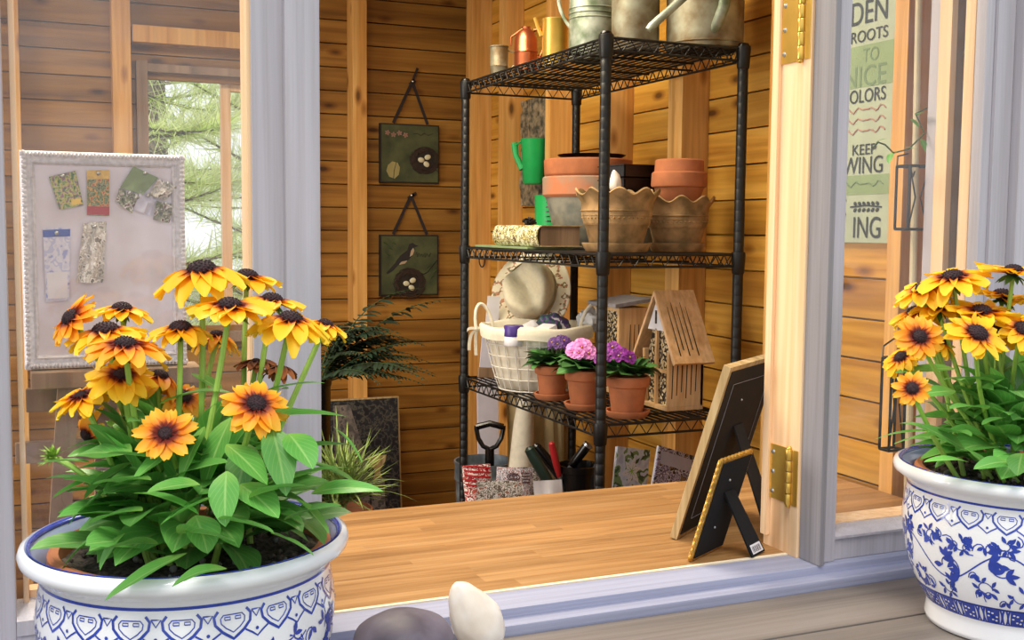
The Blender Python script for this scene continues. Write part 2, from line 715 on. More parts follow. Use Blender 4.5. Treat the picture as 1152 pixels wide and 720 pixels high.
plain('stem_green', (160, 200, 84), 0.5, 0, 0.2, 40)
plain('stem_dark', (60, 84, 40), 0.6, 0, 0.2, 40)
plain('sepal_green', (84, 134, 52), 0.6, 0, 0.2, 60)
plain('cone_dark', (58, 28, 34), 0.75, 0, 0.5, 260, 0.6, c2=(30, 14, 18))
plain('stone_dark', (116, 108, 122), 0.55, 0, 0.4, 14, 0.12, c2=(80, 72, 84))
plain('stone_white', (240, 234, 228), 0.5, 0, 0.08, 16, 0.12, c2=(220, 206, 190))
plain('bark', (150, 132, 104), 0.95, 0, 0.6, 46, 1.0, c2=(62, 60, 50))
plain('vellum', (222, 216, 190), 0.85, 0, 0.1)
plain('ground_mat', (130, 128, 104), 0.95, 0, 0.4, 2)
plain('bamboo', (206, 192, 158), 0.6, 0, 0.15, 20)
plain('sign_sage', (172, 182, 156), 0.75, 0, 0.14, 18)
plain('sign_green', (138, 158, 112), 0.75, 0, 0.14, 18)
plain('sign_black', (46, 50, 48), 0.8)
plain('sign_pale', (150, 168, 132), 0.8)
plain('sign_deep', (112, 134, 96), 0.8)
plain('sign_rose', (182, 136, 120), 0.8)
plain('ceiling_paint', (216, 186, 140), 0.8)
plain('housing_white', (240, 238, 230), 0.6)
plain('seed_ink', (96, 60, 66), 0.7)
plain('bag_clear', (210, 212, 216), 0.25, 0, 0.2, 40, 0.4)
printed('bee_fill', [(40, 32, 28), (196, 176, 140), (92, 74, 56), (216, 198, 160), (30, 24, 22)], 190, 0.9, kind='vor')
printed('hat_floral', [(238, 228, 200), (236, 226, 198), (234, 224, 194), (236, 226, 198), (190, 130, 96), (110, 112, 70), (240, 230, 204)], 44)
printed('packet_green', [(60, 96, 50), (120, 150, 90), (196, 190, 110), (150, 110, 130), (70, 120, 60)], 120, detail=5.0)
printed('packet_ochre', [(90, 70, 40), (150, 160, 120), (90, 110, 60), (210, 160, 90), (170, 70, 40)], 130, detail=5.0)
printed('packet_photo', [(70, 74, 60), (150, 146, 130), (110, 120, 84), (216, 210, 204), (120, 90, 90)], 90, detail=5.0)
printed('packet_blue', [(160, 168, 218), (214, 214, 234), (226, 226, 240), (196, 200, 230), (232, 230, 242)], 50)
printed('foil', [(150, 146, 136), (214, 210, 200), (186, 178, 168), (236, 232, 226), (128, 122, 112)], 70, 0.3, detail=4.0)
printed('seed_red', [(232, 224, 220), (178, 52, 52), (226, 196, 190), (150, 40, 44), (236, 230, 226), (190, 90, 80)], 46)
printed('seed_white', [(226, 222, 232), (234, 232, 240), (150, 70, 70), (230, 228, 238), (90, 90, 100), (228, 220, 226)], 110, detail=4.0)
printed('seed_grey', [(120, 116, 104), (206, 200, 196), (90, 76, 66), (220, 216, 214), (150, 96, 80)], 80, detail=4.0)
printed('catalogue', [(60, 60, 70), (196, 190, 220), (120, 110, 140), (222, 218, 232), (50, 40, 36), (150, 120, 100)], 50)
printed('lily_paper', [(186, 194, 222), (204, 212, 232), (214, 222, 238), (120, 150, 100), (60, 90, 70), (206, 212, 236)], 26)
printed('book_spine', [(236, 230, 190), (240, 234, 200), (120, 110, 60), (226, 214, 150), (90, 70, 60)], 80)
printed('pouch', [(40, 110, 84), (70, 40, 110), (30, 80, 66), (110, 70, 140), (220, 220, 226)], 40)
printed('painting', [(18, 20, 30), (24, 28, 38), (34, 38, 44), (78, 76, 70), (30, 34, 40), (16, 18, 26)], 44, detail=6.0)
printed('painting_path', [(84, 80, 80), (106, 100, 98), (124, 116, 108), (74, 72, 76)], 40, detail=5.0)
uvramp('petal', [(0.0, (86, 24, 22)), (0.2, (130, 40, 20)), (0.32, (236, 140, 14)), (0.45, (252, 190, 18)), (1.0, (255, 212, 44))], 'X', 0.55, 0.1, trans=0.25)
uvramp('petal_orange', [(0.0, (86, 22, 20)), (0.24, (140, 44, 20)), (0.42, (244, 138, 22)), (0.62, (252, 170, 28)), (1.0, (254, 196, 56))], 'X', 0.55, 0.1, trans=0.25)
uvramp('petal_brown', [(0.0, (60, 24, 20)), (1.0, (150, 84, 30))], 'X', 0.7, 0.2)
uvramp('leaf', [(0.0, (140, 188, 84)), (0.3, (100, 168, 74)), (1.0, (112, 178, 84))], 'X', 0.36, 0.4, trans=0.3, midrib=(160, 204, 116))
uvramp('leaf_violet', [(0.0, (40, 84, 36)), (1.0, (62, 112, 50))], 'X', 0.6, 0.45, midrib=(90, 130, 66))
uvramp('leaf_fern', [(0.0, (24, 40, 28)), (1.0, (38, 60, 42))], 'X', 0.6, 0.4)
uvramp('leaf_spike', [(0.0, (92, 116, 60)), (1.0, (140, 162, 84))], 'X', 0.6, 0.3)
uvramp('needle', [(0.0, (214, 230, 140)), (1.0, (253, 254, 206))], 'X', 0.6, 0.3, trans=0.5)
uvramp('bloom_pink', [(0.0, (170, 60, 150)), (0.4, (222, 130, 205)), (1.0, (236, 160, 222))], 'X', 0.6, 0.15)
uvramp('bloom_purple', [(0.0, (96, 26, 112)), (1.0, (158, 52, 168))], 'X', 0.6, 0.2)
uvramp('bloom_dark', [(0.0, (60, 26, 84)), (1.0, (98, 50, 130))], 'X', 0.6, 0.2)
glassy('pane_glass', 0.02)
glassy('pane_clear', 0.015)
# ================================================================== the setting
random.seed(4)
XW, YB, YF = 1.68, 4.30, 1.45      # right wall boards, back wall boards, facade plane
XL = -1.5
ZS = 0.92                          # sill and worktop height


def boards(axis, lo, hi, z0, z1, pitch, plane, thick, holes=(), gap=0.004, jig=3):
    """horizontal boards with open grooves; holes are (a0, a1, z0, z1)"""
    mb = MB()
    rnd = random.Random(jig)
    z = z0
    while z < z1 - 0.005:
        zt = min(z + pitch, z1)
        segs = [(lo, hi)]
        for (a0, a1, h0, h1) in holes:
            zm = (z + zt) / 2
            if h0 < zm < h1:
                ns = []
                for (s0, s1) in segs:
                    if a0 > s0:
                        ns.append((s0, min(a0, s1)))
                    if a1 < s1:
                        ns.append((max(a1, s0), s1))
                segs = ns
        for (s0, s1) in segs:
            if s1 - s0 < 0.01:
                continue
            t = thick + rnd.uniform(0, 0.0015)
            if axis == 0:
                mb.box((s0, plane, z + gap / 2), (s1, plane + t, zt - gap / 2), 0, 0.002)
            else:
                mb.box((plane, s0, z + gap / 2), (plane + t, s1, zt - gap / 2), 0, 0.002)
        z = zt
    return mb


# window hole in the back wall
b0, b1 = A(165, 82, YB), A(250, 372, YB)
WX0, WX1, WZ0, WZ1 = b0.x, b0.x + 0.56, b1.z, b0.z
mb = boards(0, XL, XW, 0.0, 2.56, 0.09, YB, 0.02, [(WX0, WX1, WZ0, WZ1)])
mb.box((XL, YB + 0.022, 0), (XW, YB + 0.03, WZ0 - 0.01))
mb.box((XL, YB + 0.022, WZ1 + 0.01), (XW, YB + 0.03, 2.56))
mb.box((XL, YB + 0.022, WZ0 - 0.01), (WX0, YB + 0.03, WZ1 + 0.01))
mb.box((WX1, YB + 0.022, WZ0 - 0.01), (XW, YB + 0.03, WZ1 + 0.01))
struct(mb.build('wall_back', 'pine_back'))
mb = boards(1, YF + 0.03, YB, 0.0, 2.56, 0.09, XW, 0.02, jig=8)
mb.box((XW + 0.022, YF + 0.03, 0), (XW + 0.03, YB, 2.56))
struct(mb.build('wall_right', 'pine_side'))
LW = (1.9, 3.5, 0.9, 2.0)
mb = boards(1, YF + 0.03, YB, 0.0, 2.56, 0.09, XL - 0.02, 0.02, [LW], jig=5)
struct(mb.build('wall_left', 'pine_side'))
struct(MB().box((XL - 0.3, YF, -0.04), (XW + 0.1, YB + 0.1, 0.0)).build('floor', 'floor_wood', smooth=False))
struct(MB().box((XL - 0.1, YF - 0.05, 2.56), (XW + 0.1, YB + 0.1, 2.6)).build('ceiling', 'ceiling_paint', smooth=False))
# housing made up for the added ceiling fill, out of view
t = thing('fill_light_housing', 'white square ceiling light of the shed', 'ceiling light', (0.35, 2.75, 2.56))
MB().box((-0.17, 2.33, 2.535), (0.87, 3.17, 2.56), 0, 0.004).build('housing_box', 'housing_white', t)

# studs of the right wall and the back wall
XS = 1.595
k = 0
for yc in (1.745, 2.155, 2.575, 2.985, 3.40, 3.81, 4.12):
    k += 1
    mb = MB().box((XS, yc, 0), (XW, yc + 0.039, 2.56), 0, 0.003)
    if yc in (2.575, 4.12):
        mb.box((XS + 0.004, yc + 0.041, 0), (XW, yc + 0.078, 2.56), 0, 0.003)
    struct(mb.build('trim_%d' % k, 'stud_wood'))
for px0, px1 in ((397, 413), (128, 149), (18, 24)):
    k += 1
    a, b = A(px0, 150, YB - 0.085), A(px1, 150, YB - 0.085)
    struct(MB().box((a.x, YB - 0.085, 0), (b.x, YB, 2.56), 0, 0.003).build('trim_%d' % k, 'stud_wood'))
# header and trimmers round the back window
hz0, hz1 = A(200, 50, YB - 0.085).z, A(200, 31, YB - 0.085).z
struct(MB().box((A(149, 40, YB - 0.085).x, YB - 0.085, hz0), (0.97, YB, hz1), 0, 0.003).build('trim_21', 'stud_wood'))
wd = MB()
wd.box((WX0 - 0.04, YB - 0.04, WZ0 - 0.04), (WX0, YB + 0.05, WZ1 + 0.04), 0, 0.003)
wd.box((WX1, YB - 0.04, WZ0 - 0.04), (WX1 + 0.04, YB + 0.05, WZ1 + 0.04), 0, 0.003)
wd.box((WX0, YB - 0.04, WZ0 - 0.04), (WX1, YB + 0.05, WZ0), 0, 0.003)
wd.box((WX0, YB - 0.04, WZ1), (WX1, YB + 0.05, WZ1 + 0.03), 0, 0.003)
w3 = struct(wd.build('window_3', 'easel_wood'))
# its right-hand casement with a pinkish frame
cx0 = A(248, 150, YB + 0.06).x
sm = MB()
ct = A(250, 88, YB + 0.06).z
sm.box((cx0, YB + 0.04, WZ0), (cx0 + 0.036, YB + 0.075, ct), 0, 0.003)
sm.box((WX1 - 0.036, YB + 0.04, WZ0), (WX1, YB + 0.075, ct), 0, 0.003)
sm.box((cx0 + 0.036, YB + 0.04, ct - 0.05), (WX1 - 0.036, YB + 0.075, ct), 0, 0.003)
sm.box((cx0 + 0.036, YB + 0.04, WZ0), (WX1 - 0.036, YB + 0.075, WZ0 + 0.04), 0, 0.003)
sm.build('sash', 'jamb_wood', w3)
MB().box((cx0 + 0.03, YB + 0.055, WZ0 + 0.03), (WX1 - 0.03, YB + 0.059, ct - 0.04)).build('pane', 'pane_clear', w3, smooth=False)

# ---------------------------------------------------------------- facade
xo0 = A(361.5, 350, YF - 0.012).x       # left edge of the opening
xo1 = 1.136                             # right jamb
# wall below and above the windows
struct(MB().box((-1.6, YF + 0.005, 0), (2.4, YF + 0.03, 0.86)).box((-1.6, YF, 2.12), (2.4, YF + 0.03, 2.6)).build('wall_front', 'grey_weathered', smooth=False))
struct(MB().box((1.72, YF - 0.01, 0.0), (2.4, YF + 0.02, 2.6)).build('trim_30', 'grey_paint', smooth=False))
# mullion between left window and opening: two boards, the right one proud
xm0 = A(285, 350, YF).x
xm1 = A(319.5, 350, YF).x
struct(MB().box((xm0, YF, ZS - 0.02), (xm1 + 0.002, YF + 0.03, 2.2), 0, 0.002).box((xm1, YF - 0.014, ZS - 0.02), (xo0, YF + 0.03, 2.2), 0, 0.005)
       .box((xm0 + 0.005, YF + 0.03, 0.0), (xo0 - 0.02, YF + 0.06, 2.2), 0, 0.002).build('trim_31', 'grey_paint'))
# sill of the opening: two steps
mb = MB()
mb.box((-1.4, 1.402, 0.86), (1.9, 1.472, ZS), 0, 0.002)
mb.box((-1.4, 1.372, 0.84), (1.9, 1.404, ZS - 0.013), 0, 0.003)
struct(mb.build('trim_32', 'grey_paint_flat'))
# worktop ledge outside
mb = MB()
seams = [1.372, 1.228, 1.088, 0.948, 0.80]
for a, b in zip(seams[:-1], seams[1:]):
    mb.box((-1.3, b + 0.002, 0.857), (2.4, a - 0.002, 0.893), 0, 0.003)
mb.box((-1.3, 0.80, 0.81), (2.4, 1.44, 0.856), 0)
mb.box((-1.25, 1.30, 0.0), (2.35, 1.44, 0.81))
struct(mb.build('trim_33', 'ledge_wood'))

# left window
w1 = MB()
xw0 = A(9, 350, YF).x
xg1 = A(277, 350, YF + 0.02).x
lz = 0.985
w1.box((xw0 - 0.09, YF, ZS), (xw0, YF + 0.04, 2.2), 0, 0.003)
w1.box((xw0, YF - 0.004, ZS), (xm0, YF + 0.03, lz - 0.03), 0, 0.003)
w1.prism([(YF - 0.006, lz - 0.032), (YF + 0.04, lz - 0.032), (YF + 0.04, lz), (YF - 0.006, lz - 0.014)], 0, xw0, xm0)
win1 = struct(w1.build('window_1', 'grey_paint'))
jm = MB()
xj0, xj1 = A(18, 350, YF + 0.06).x, A(24.5, 350, YF + 0.06).x
jm.box((xj0, YF + 0.03, 0.9), (xj1, YF + 0.06, 2.2), 0, 0.002)
jm.box((A(279, 350, YF + 0.01).x, YF + 0.004, lz), (xm0 + 0.002, YF + 0.05, 2.2), 0, 0.002)
jm.box((xj1, YF + 0.04, 0.955), (xm0, YF + 0.065, 0.995), 0, 0.002)
jm.build('inner_frame', 'jamb_wood', win1)
MB().box((xw0 - 0.004, YF + 0.018, lz - 0.01), (xm0, YF + 0.022, 2.15)).build('pane', 'pane_glass', win1, smooth=False)
struct(MB().box((-1.5, YF, ZS), (xw0 - 0.09, YF + 0.03, 2.2)).build('trim_34', 'grey_paint', smooth=False))

# right jamb of the opening with its hinges
jb = MB()
jb.box((xo1, YF, ZS - 0.01), (xo1 + 0.03, YF + 0.096, 2.15), 0, 0.002)
jb.box((xo1 - 0.004, YF, ZS), (xo1 + 0.001, YF + 0.022, 2.15), 0, 0.0015)
jb.box((xo1 - 0.007, YF + 0.079, ZS + 0.018), (xo1 + 0.001, YF + 0.096, 2.15), 0, 0.002)
jam = struct(jb.build('trim_35', 'jamb_wood'))


def hinge(z0, z1):
    h = MB()
    X = xo1 - 0.0025
    h.box((X, 1.480, z0), (xo1 + 0.0005, 1.532, z1), 0, 0.001)
    h.box((X - 0.003, 1.452, z0), (X, 1.466, z1), 0, 0.001)
    hg = h.build('hinge', 'brass', jam)
    kn = MB()
    n = 5
    for i in range(n):
        a, b = z0 + (z1 - z0) * i / n, z0 + (z1 - z0) * (i + 1) / n
        kn.lathe([(0, a + 0.0006), (0.0058, a + 0.0006), (0.0062, a + 0.0014), (0.0062, b - 0.0014), (0.0058, b - 0.0006), (0, b - 0.0006)], (X - 0.004, 1.473, 0), 14)
    kn.ball((X - 0.004, 1.473, z1 + 0.001), 0.0045, 10, 6)
    kn.ball((X - 0.004, 1.473, z0 - 0.001), 0.0045, 10, 6)
    kn.build('hinge_knuckle', 'brass', hg)
    for (yy, t) in ((1.521, 0.14), (1.521, 0.5), (1.521, 0.86)):
        s = MB()
        Rm = Matrix.Rotation(-PI / 2, 3, 'Y')
        s.lathe([(0, 0.0022), (0.003, 0.0018), (0.0046, 0.0)], (X, yy, z0 + (z1 - z0) * t), 12, M=Rm)
        s.box((X - 0.0026, yy - 0.003, z0 + (z1 - z0) * t - 0.0005), (X - 0.0015, yy + 0.003, z0 + (z1 - z0) * t + 0.0005))
        s.build('screw', 'steel', hg)


hinge(1.004, 1.096)
hinge(1.722, 1.83)

# right-hand post and window
struct(MB().box((xo1, 1.398, ZS), (xo1 + 0.011, YF, 2.15), 0, 0.003).build('trim_36', 'grey_weathered'))
w2 = MB()
xs0, xs1 = xo1 + 0.011, 1.52
w2.box((xs0, 1.412, ZS), (xs0 + 0.032, 1.448, 2.15), 0, 0.003)
w2.box((xs0 + 0.032, 1.418, ZS), (1.74, 1.448, ZS + 0.036), 0, 0.003)
w2.prism([(1.414, ZS + 0.036), (1.45, ZS + 0.036), (1.45, ZS + 0.05), (1.414, ZS + 0.04)], 0, xs0 + 0.028, xs1)
pa, pb, pc = A(1102, 150, 1.43).x, A(1117, 150, 1.42).x, A(1142, 150, 1.41).x
w2.box((pa, 1.424, ZS), (pb, 1.448, 2.15), 0, 0.003)
w2.box((pb, 1.418, ZS), (pc, 1.448, 2.15), 0, 0.003)
w2.box((pc, 1.40, ZS), (1.80, 1.448, 2.15), 0, 0.004)
win2 = struct(w2.build('window_2', 'grey_paint'))
MB().box((xs0 + 0.01, 1.434, ZS + 0.03), (xs1, 1.438, 2.14)).build('pane', 'pane_clear', win2, smooth=False)
jm = MB()
jm.box((xs0 + 0.02, YF + 0.0, ZS), (pa + 0.02, YF + 0.05, ZS + 0.052), 0, 0.002)
qa, qb = A(1066, 150, 1.56).x, A(1073, 150, 1.56).x
jm.box((qa, 1.56, ZS), (qb, 1.59, 2.15), 0, 0.002)
jm.box((A(1091, 150, 1.455).x, 1.452, ZS), (pa + 0.02, 1.475, 2.15), 0, 0.002)
jm.build('inner_frame', 'jamb_wood', win2)
MB().box((qb - 0.002, 1.565, ZS), (XW - 0.004, 1.60, 2.15), 0, 0.002).build('inner_post', 'easel_wood', win2)
kn = A(1085, 60, 1.56)
MB().lathe([(0, 0.012), (0.004, 0.011), (0.0065, 0.007), (0.006, 0.002), (0.004, 0)], kn, 16, M=Matrix.Rotation(PI / 2, 3, 'X')).build('wooden_knob', 'frame_wood', win2)
lk = A(1082, 256, 1.56)
MB().box((lk.x - 0.008, lk.y - 0.006, lk.z - 0.009), (lk.x + 0.010, lk.y + 0.004, lk.z + 0.009), 0, 0.001).build('latch_plate', 'steel', win2)
gs = MB()
gs.box((A(1051, 150, 1.62).x, 1.605, 0.0), (A(1067, 150, 1.62).x + 0.02, 1.64, 2.2), 0, 0.003)
struct(gs.build('trim_37', 'grey_paint'))

# outdoors
struct(MB().box((-30, -12, -0.06), (30, 40, -0.045)).build('ground', 'ground_mat', smooth=False))

# ---------------------------------------------------------------- worktop
t = thing('worktop', 'long light-brown wooden worktop behind the open window', 'worktop', (0.9, 1.74, 0.88))
mb = MB()
rnd = random.Random(2)
yy = 1.482
while yy < 2.0 - 0.01:
    y2 = min(yy + 0.042, 2.0)
    x = 0.22 - rnd.uniform(0, 0.3)
    while x < 1.59:
        x2 = x + rnd.uniform(0.35, 0.75)
        a, b = max(x, 0.22), min(x2, 1.592)
        if b - a > 0.005:
            mb.box((a, yy, ZS - 0.038), (b, y2, ZS))
        x = x2
    yy = y2
mb.build('top_board', 'butcher_block', t, smooth=False)
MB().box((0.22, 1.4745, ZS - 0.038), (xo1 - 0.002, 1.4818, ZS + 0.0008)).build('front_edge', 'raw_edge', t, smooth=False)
for xx in (0.3, 1.5):
    MB().box((xx, 1.55, 0), (xx + 0.05, 1.60, ZS - 0.038), 0, 0.003).box((xx, 1.90, 0), (xx + 0.05, 1.95, ZS - 0.038), 0, 0.003).build('trestle', 'stud_wood', t)

# ================================================================== wire shelving
RX0, RX1, RY0, RY1 = 1.190, 1.556, 2.245, 3.125
SH = (1.882, 1.397, 1.006, 0.55)
rack = thing('wire_shelving_unit', 'tall black wire shelving unit standing against the right wall', 'shelving unit', (1.378, 2.685, 0.0))
for (x, y) in ((RX0, RY0), (RX1, RY0), (RX0, RY1), (RX1, RY1)):
    prof = [(0, 0.0), (0.0118, 0.0)]
    z = 0.0
    while z < 1.86:
        prof += [(0.0125, z + 0.001), (0.0125, z + 0.0244), (0.01215, z + 0.0249)]
        z += 0.0254
    prof += [(0.0125, 1.884), (0.0125, 1.886)]
    p = MB().lathe(prof, (x, y, 0), 18).build('post', 'black_wire', rack, angle=1.2)
    MB().lathe([(0.0128, 1.882), (0.0136, 1.884), (0.0136, 1.888), (0.011, 1.892), (0, 1.893)], (x, y, 0), 16).build('post_cap', 'black_plastic', p)
    for zs in SH:
        MB().lathe([(0.0126, zs - 0.05), (0.0152, zs - 0.046), (0.0175, zs - 0.004), (0.0165, zs + 0.003), (0.0126, zs + 0.004)], (x, y, 0), 16).build('collar', 'black_wire', p)
for zs in SH:
    mb = MB()
    d = 0.0
    x0, x1, y0, y1 = RX0, RX1, RY0, RY1

    def truss(p, q, n, zt=zs - 0.003, zb=zs - 0.031):
        p, q = Vector(p), Vector(q)
        mb.tube([p + Vector((0, 0, zt)), q + Vector((0, 0, zt))], 0.0034, 6)
        mb.tube([p + Vector((0, 0, zb)), q + Vector((0, 0, zb))], 0.003, 6)
        pts = []
        for i in range(2 * n + 1):
            c = p.lerp(q, i / (2 * n))
            pts.append(c + Vector((0, 0, zb if i % 2 == 0 else zt)))
        mb.tube(pts, 0.0019, 5)
    truss((x0, y0, 0), (x1, y0, 0), 9)
    truss((x0, y1, 0), (x1, y1, 0), 9)
    truss((x0, y0, 0), (x0, y1, 0), 22)
    truss((x1, y0, 0), (x1, y1, 0), 22)
    for f in (0.25, 0.5, 0.75):
        yc = y0 + (y1 - y0) * f
        mb.tube([(x0, yc, zs - 0.008), (x1, yc, zs - 0.008)], 0.003, 6)
        mb.tube([(x0, yc, zs - 0.026), (x1, yc, zs - 0.026)], 0.0026, 6)
    nw = 17
    for i in range(1, nw):
        xx = x0 + (x1 - x0) * i / nw
        mb.tube([(xx, y0, zs - 0.0024), (xx, y1, zs - 0.0024)], 0.0027, 6)
    mb.build('wire_shelf', 'black_wire', rack)
# two hook rings under the middle shelf's left end
hk = MB()
cc = Vector((RX0 - 0.0, 2.985, SH[1] - 0.034))
hk.tube([cc + Vector((0, 0.022 * math.cos(a), -0.022 * math.sin(a))) for a in [PI * i / 10 for i in range(11)]], 0.002, 6)
hk.build('wire_hook', 'black_wire', rack)
# ================================================================== things on the shelves
S1, S2, S3, S4 = [z + 0.0005 for z in SH]


def pot_profile(rt_, rb, h, band=0.28, wall=0.006, lip=0.004):
    zb = h * (1 - band)
    return [(0, 0), (rb * 0.96, 0), (rb, 0.003), (rt_ * 0.985 - lip - 0.001, zb - 0.001), (rt_ - 0.001, zb + 0.001), (rt_, zb + 0.004), (rt_ + 0.001, h - 0.003),
            (rt_ - 0.002, h), (rt_ - wall, h - 0.001), (rt_ - wall - 0.003, zb), (rb * 0.9, 0.01), (0, 0.01)]


def saucer(x, y, z, r, label, h=0.016, mat='terracotta'):
    mb = MB().lathe([(0, 0), (r * 0.84, 0), (r * 0.88, 0.002), (r, h - 0.002), (r, h), (r - 0.006, h), (r * 0.82, 0.006), (0, 0.006)], (x, y, z), 36)
    return single(mb, 'pot_saucer', mat, label, 'saucer', 'terracotta saucers under the shelf pots')


def blossom_mesh(c, n, r, rnd):
    mb = MB()
    q = frame_of(n, rnd.uniform(0, 6))
    for k in range(5):
        a = 2 * PI * k / 5 + rnd.uniform(-.1, .1)
        d = Vector((math.cos(a), math.sin(a), 0))
        s = Vector((-math.sin(a), math.cos(a), 0))

        def fn(u, v, d=d, s=s):
            wd = r * 0.55 * math.sin(PI * (0.12 + 0.80 * u)) ** 0.7
            return Vector(c) + q @ (d * (r * u) + s * (wd * (v - .5) * 2) + Vector((0, 0, r * (0.25 * u - 0.3 * u * u + 0.12 * (2 * v - 1) ** 2))))
        mb.grid(fn, 4, 3, 0)
    mb.ball(Vector(c) + q @ Vector((0, 0, r * 0.12)), r * 0.16, 8, 5, 1)
    return mb


def leafy(mb, base, d, length, width, droop, rnd, mi=0, fold=0.25, nu=7, nv=4, wav=0.0, pw=0.75, stalk=0.0):
    """one leaf: a bent, folded blade that starts at base along d"""
    d = Vector(d).normalized()
    side = d.cross(Vector((0, 0, 1)))
    if side.length < 0.05:
        side = Vector((1, 0, 0))
    side.normalize()
    side = (Matrix.Rotation(rnd.uniform(-.5, .5), 3, d) @ side)
    nrm = side.cross(d)
    ph = rnd.uniform(0, 6)
    bend = droop

    def fn(u, v):
        ang = bend * u
        ctr = Vector(base) + d * (length * (math.sin(ang) / bend if abs(bend) > 1e-3 else u)) - nrm * (length * ((1 - math.cos(ang)) / bend if abs(bend) > 1e-3 else 0))
        nn = nrm * math.cos(ang) + d * math.sin(ang)
        t = max(0.0, (u - stalk) / (1 - stalk))
        wd = width * 0.5 * (max(0.0, math.sin(PI * (t ** pw))) ** 0.85 + (0.07 if u < 0.98 else 0.0))
        e = 2 * v - 1
        return ctr + side * (wd * e) + nn * (fold * wd * abs(e) + wav * width * math.sin(u * 11 + ph) * abs(e))
    mb.grid(fn, nu, nv, mi)


# --- african violets ------------------------------------------------------
def violet(x, y, z, rt_, rb, h, mat, seed, label, nb, side):
    rnd = random.Random(seed)
    t = thing('potted_african_violet', label, 'flower pot', (x, y, z), 'potted african violets on the middle shelf')
    MB().lathe(pot_profile(rt_, rb, h), (x, y, z), 36).build('terracotta_pot', 'terracotta', t)
    MB().disc(rt_ - 0.008, h - 0.012, (x, y, z)).build('soil', 'soil', t)
    lv = MB()
    for i in range(30):
        a = 2 * PI * i / 30 * 2.62
        el = 0.75 - 0.8 * (i / 30.0)
        d = Vector((math.cos(a) * math.cos(el), math.sin(a) * math.cos(el), math.sin(el) + 0.25))
        leafy(lv, (x + d.x * 0.008, y + d.y * 0.008, z + h + 0.002), d, rnd.uniform(0.062, 0.088), rnd.uniform(0.042, 0.055), 0.75, rnd, 0, 0.22, 7, 4, 0.02, 0.62, 0.15)
    lv.build('leaves', 'leaf_violet', t, angle=3)
    for i in range(nb):
        a = rnd.uniform(0, 2 * PI)
        rr = rnd.uniform(0, 0.046)
        c = Vector((x + side[0] + rr * math.cos(a), y + side[1] + rr * math.sin(a), z + h + 0.064 - rr * 0.5 + rnd.uniform(-.006, .008)))
        n = Vector((math.cos(a) * rr * 20 - 0.4, math.sin(a) * rr * 20 - 0.75, 0.7))
        b = blossom_mesh(c, n, rnd.uniform(0.0135, 0.018), rnd).build('blossom', [mat, 'brass'], t, angle=3)
        MB().tube(bez(Vector((x, y, z + h)), Vector((c.x, c.y, z + h + 0.02)), c - Vector((0, 0, .001)), 4), 0.0012, 5).build('flower_stalk', 'stem_dark', b)


saucer(1.250, 2.632, S3, 0.049, 'small saucer under the leftmost potted violet, by the wire basket')
violet(1.250, 2.632, S3 + 0.0065, 0.046, 0.034, 0.083, 'bloom_dark', 3, 'leftmost terracotta pot of dark purple violets, beside the wire basket', 16, (0.02, -0.005))
saucer(1.258, 2.455, S3, 0.054, 'saucer under the middle potted violet, behind the front post')
violet(1.258, 2.455, S3 + 0.0065, 0.052, 0.037, 0.092, 'bloom_pink', 5, 'middle terracotta pot with bright pink violets, behind the shelf post', 24, (-0.01, 0))
saucer(1.300, 2.318, S3, 0.055, 'saucer under the rightmost potted violet, at the shelf front')
violet(1.300, 2.318, S3 + 0.0065, 0.052, 0.037, 0.092, 'bloom_purple', 7, 'rightmost terracotta pot of magenta purple violets, in front of the peaked bee house', 22, (-0.03, 0.01))


# --- bee houses -----------------------------------------------------------
def slots(mb, X0, X1, yy, z0, z1, lean, mi, n=5):
    for i in range(n):
        xx = X0 + (X1 - X0) * (i + 0.5) / n
        mb.add([(xx - 0.0022, yy, z0), (xx + 0.0022, yy, z0), (xx + 0.0022 + lean, yy, z1), (xx - 0.0022 + lean, yy, z1)], [(0, 1, 2, 3)], mi)


bx, by, bz = 1.425, 2.408, S3
t = thing('bee_house', 'peaked wooden bee house with pitched roof at right of the middle shelf', 'bee house', (bx + 0.05, by, bz), 'wooden bee houses on the middle shelf')
hw, dp, ez, rz_ = 0.064, 0.105, 0.125, 0.283
mb = MB()
mb.box((bx, by - hw, bz), (bx + dp, by + hw, bz + 0.010), 0, 0.001)
mb.box((bx + 0.004, by - hw, bz + 0.010), (bx + dp, by - hw + 0.010, bz + ez + 0.02), 0, 0.001)
mb.box((bx + 0.004, by + hw - 0.010, bz + 0.010), (bx + dp, by + hw, bz + ez + 0.02), 0, 0.001)
mb.prism([(by - hw, bz + 0.01), (by + hw, bz + 0.01), (by + hw, bz + ez), (by, bz + rz_ - 0.012), (by - hw, bz + ez)], 0, bx + dp - 0.008, bx + dp)
mb.box((bx + 0.004, by - 0.004, bz + 0.01), (bx + 0.012, by + 0.004, bz + 0.20), 0)
mb.box((bx + 0.004, by - hw + 0.01, bz + 0.092), (bx + 0.012, by, bz + 0.100), 0)
mb.build('house_body', 'bee_wood', t)
mb = MB()
mb.prism([(by - 0.040, bz + 0.196), (by + 0.040, bz + 0.196), (by, bz + rz_ - 0.012)], 0, bx + 0.004, bx + 0.012)
gb = mb.build('gable_board', 'paper_white', t, smooth=False)
MB().box((bx + 0.0028, by - 0.004, bz + 0.212), (bx + 0.0045, by + 0.004, bz + 0.245)).build('entry_slot', 'soil', gb, smooth=False)
MB().prism([(by - hw + 0.01, bz + 0.01), (by + hw - 0.01, bz + 0.01), (by + hw - 0.01, bz + ez + 0.012), (by + 0.036, bz + 0.196), (by - 0.036, bz + 0.196), (by - hw + 0.01, bz + ez + 0.012)], 0, bx + 0.016, bx + 0.085).build('nesting_fill', 'bee_fill', t, smooth=False)
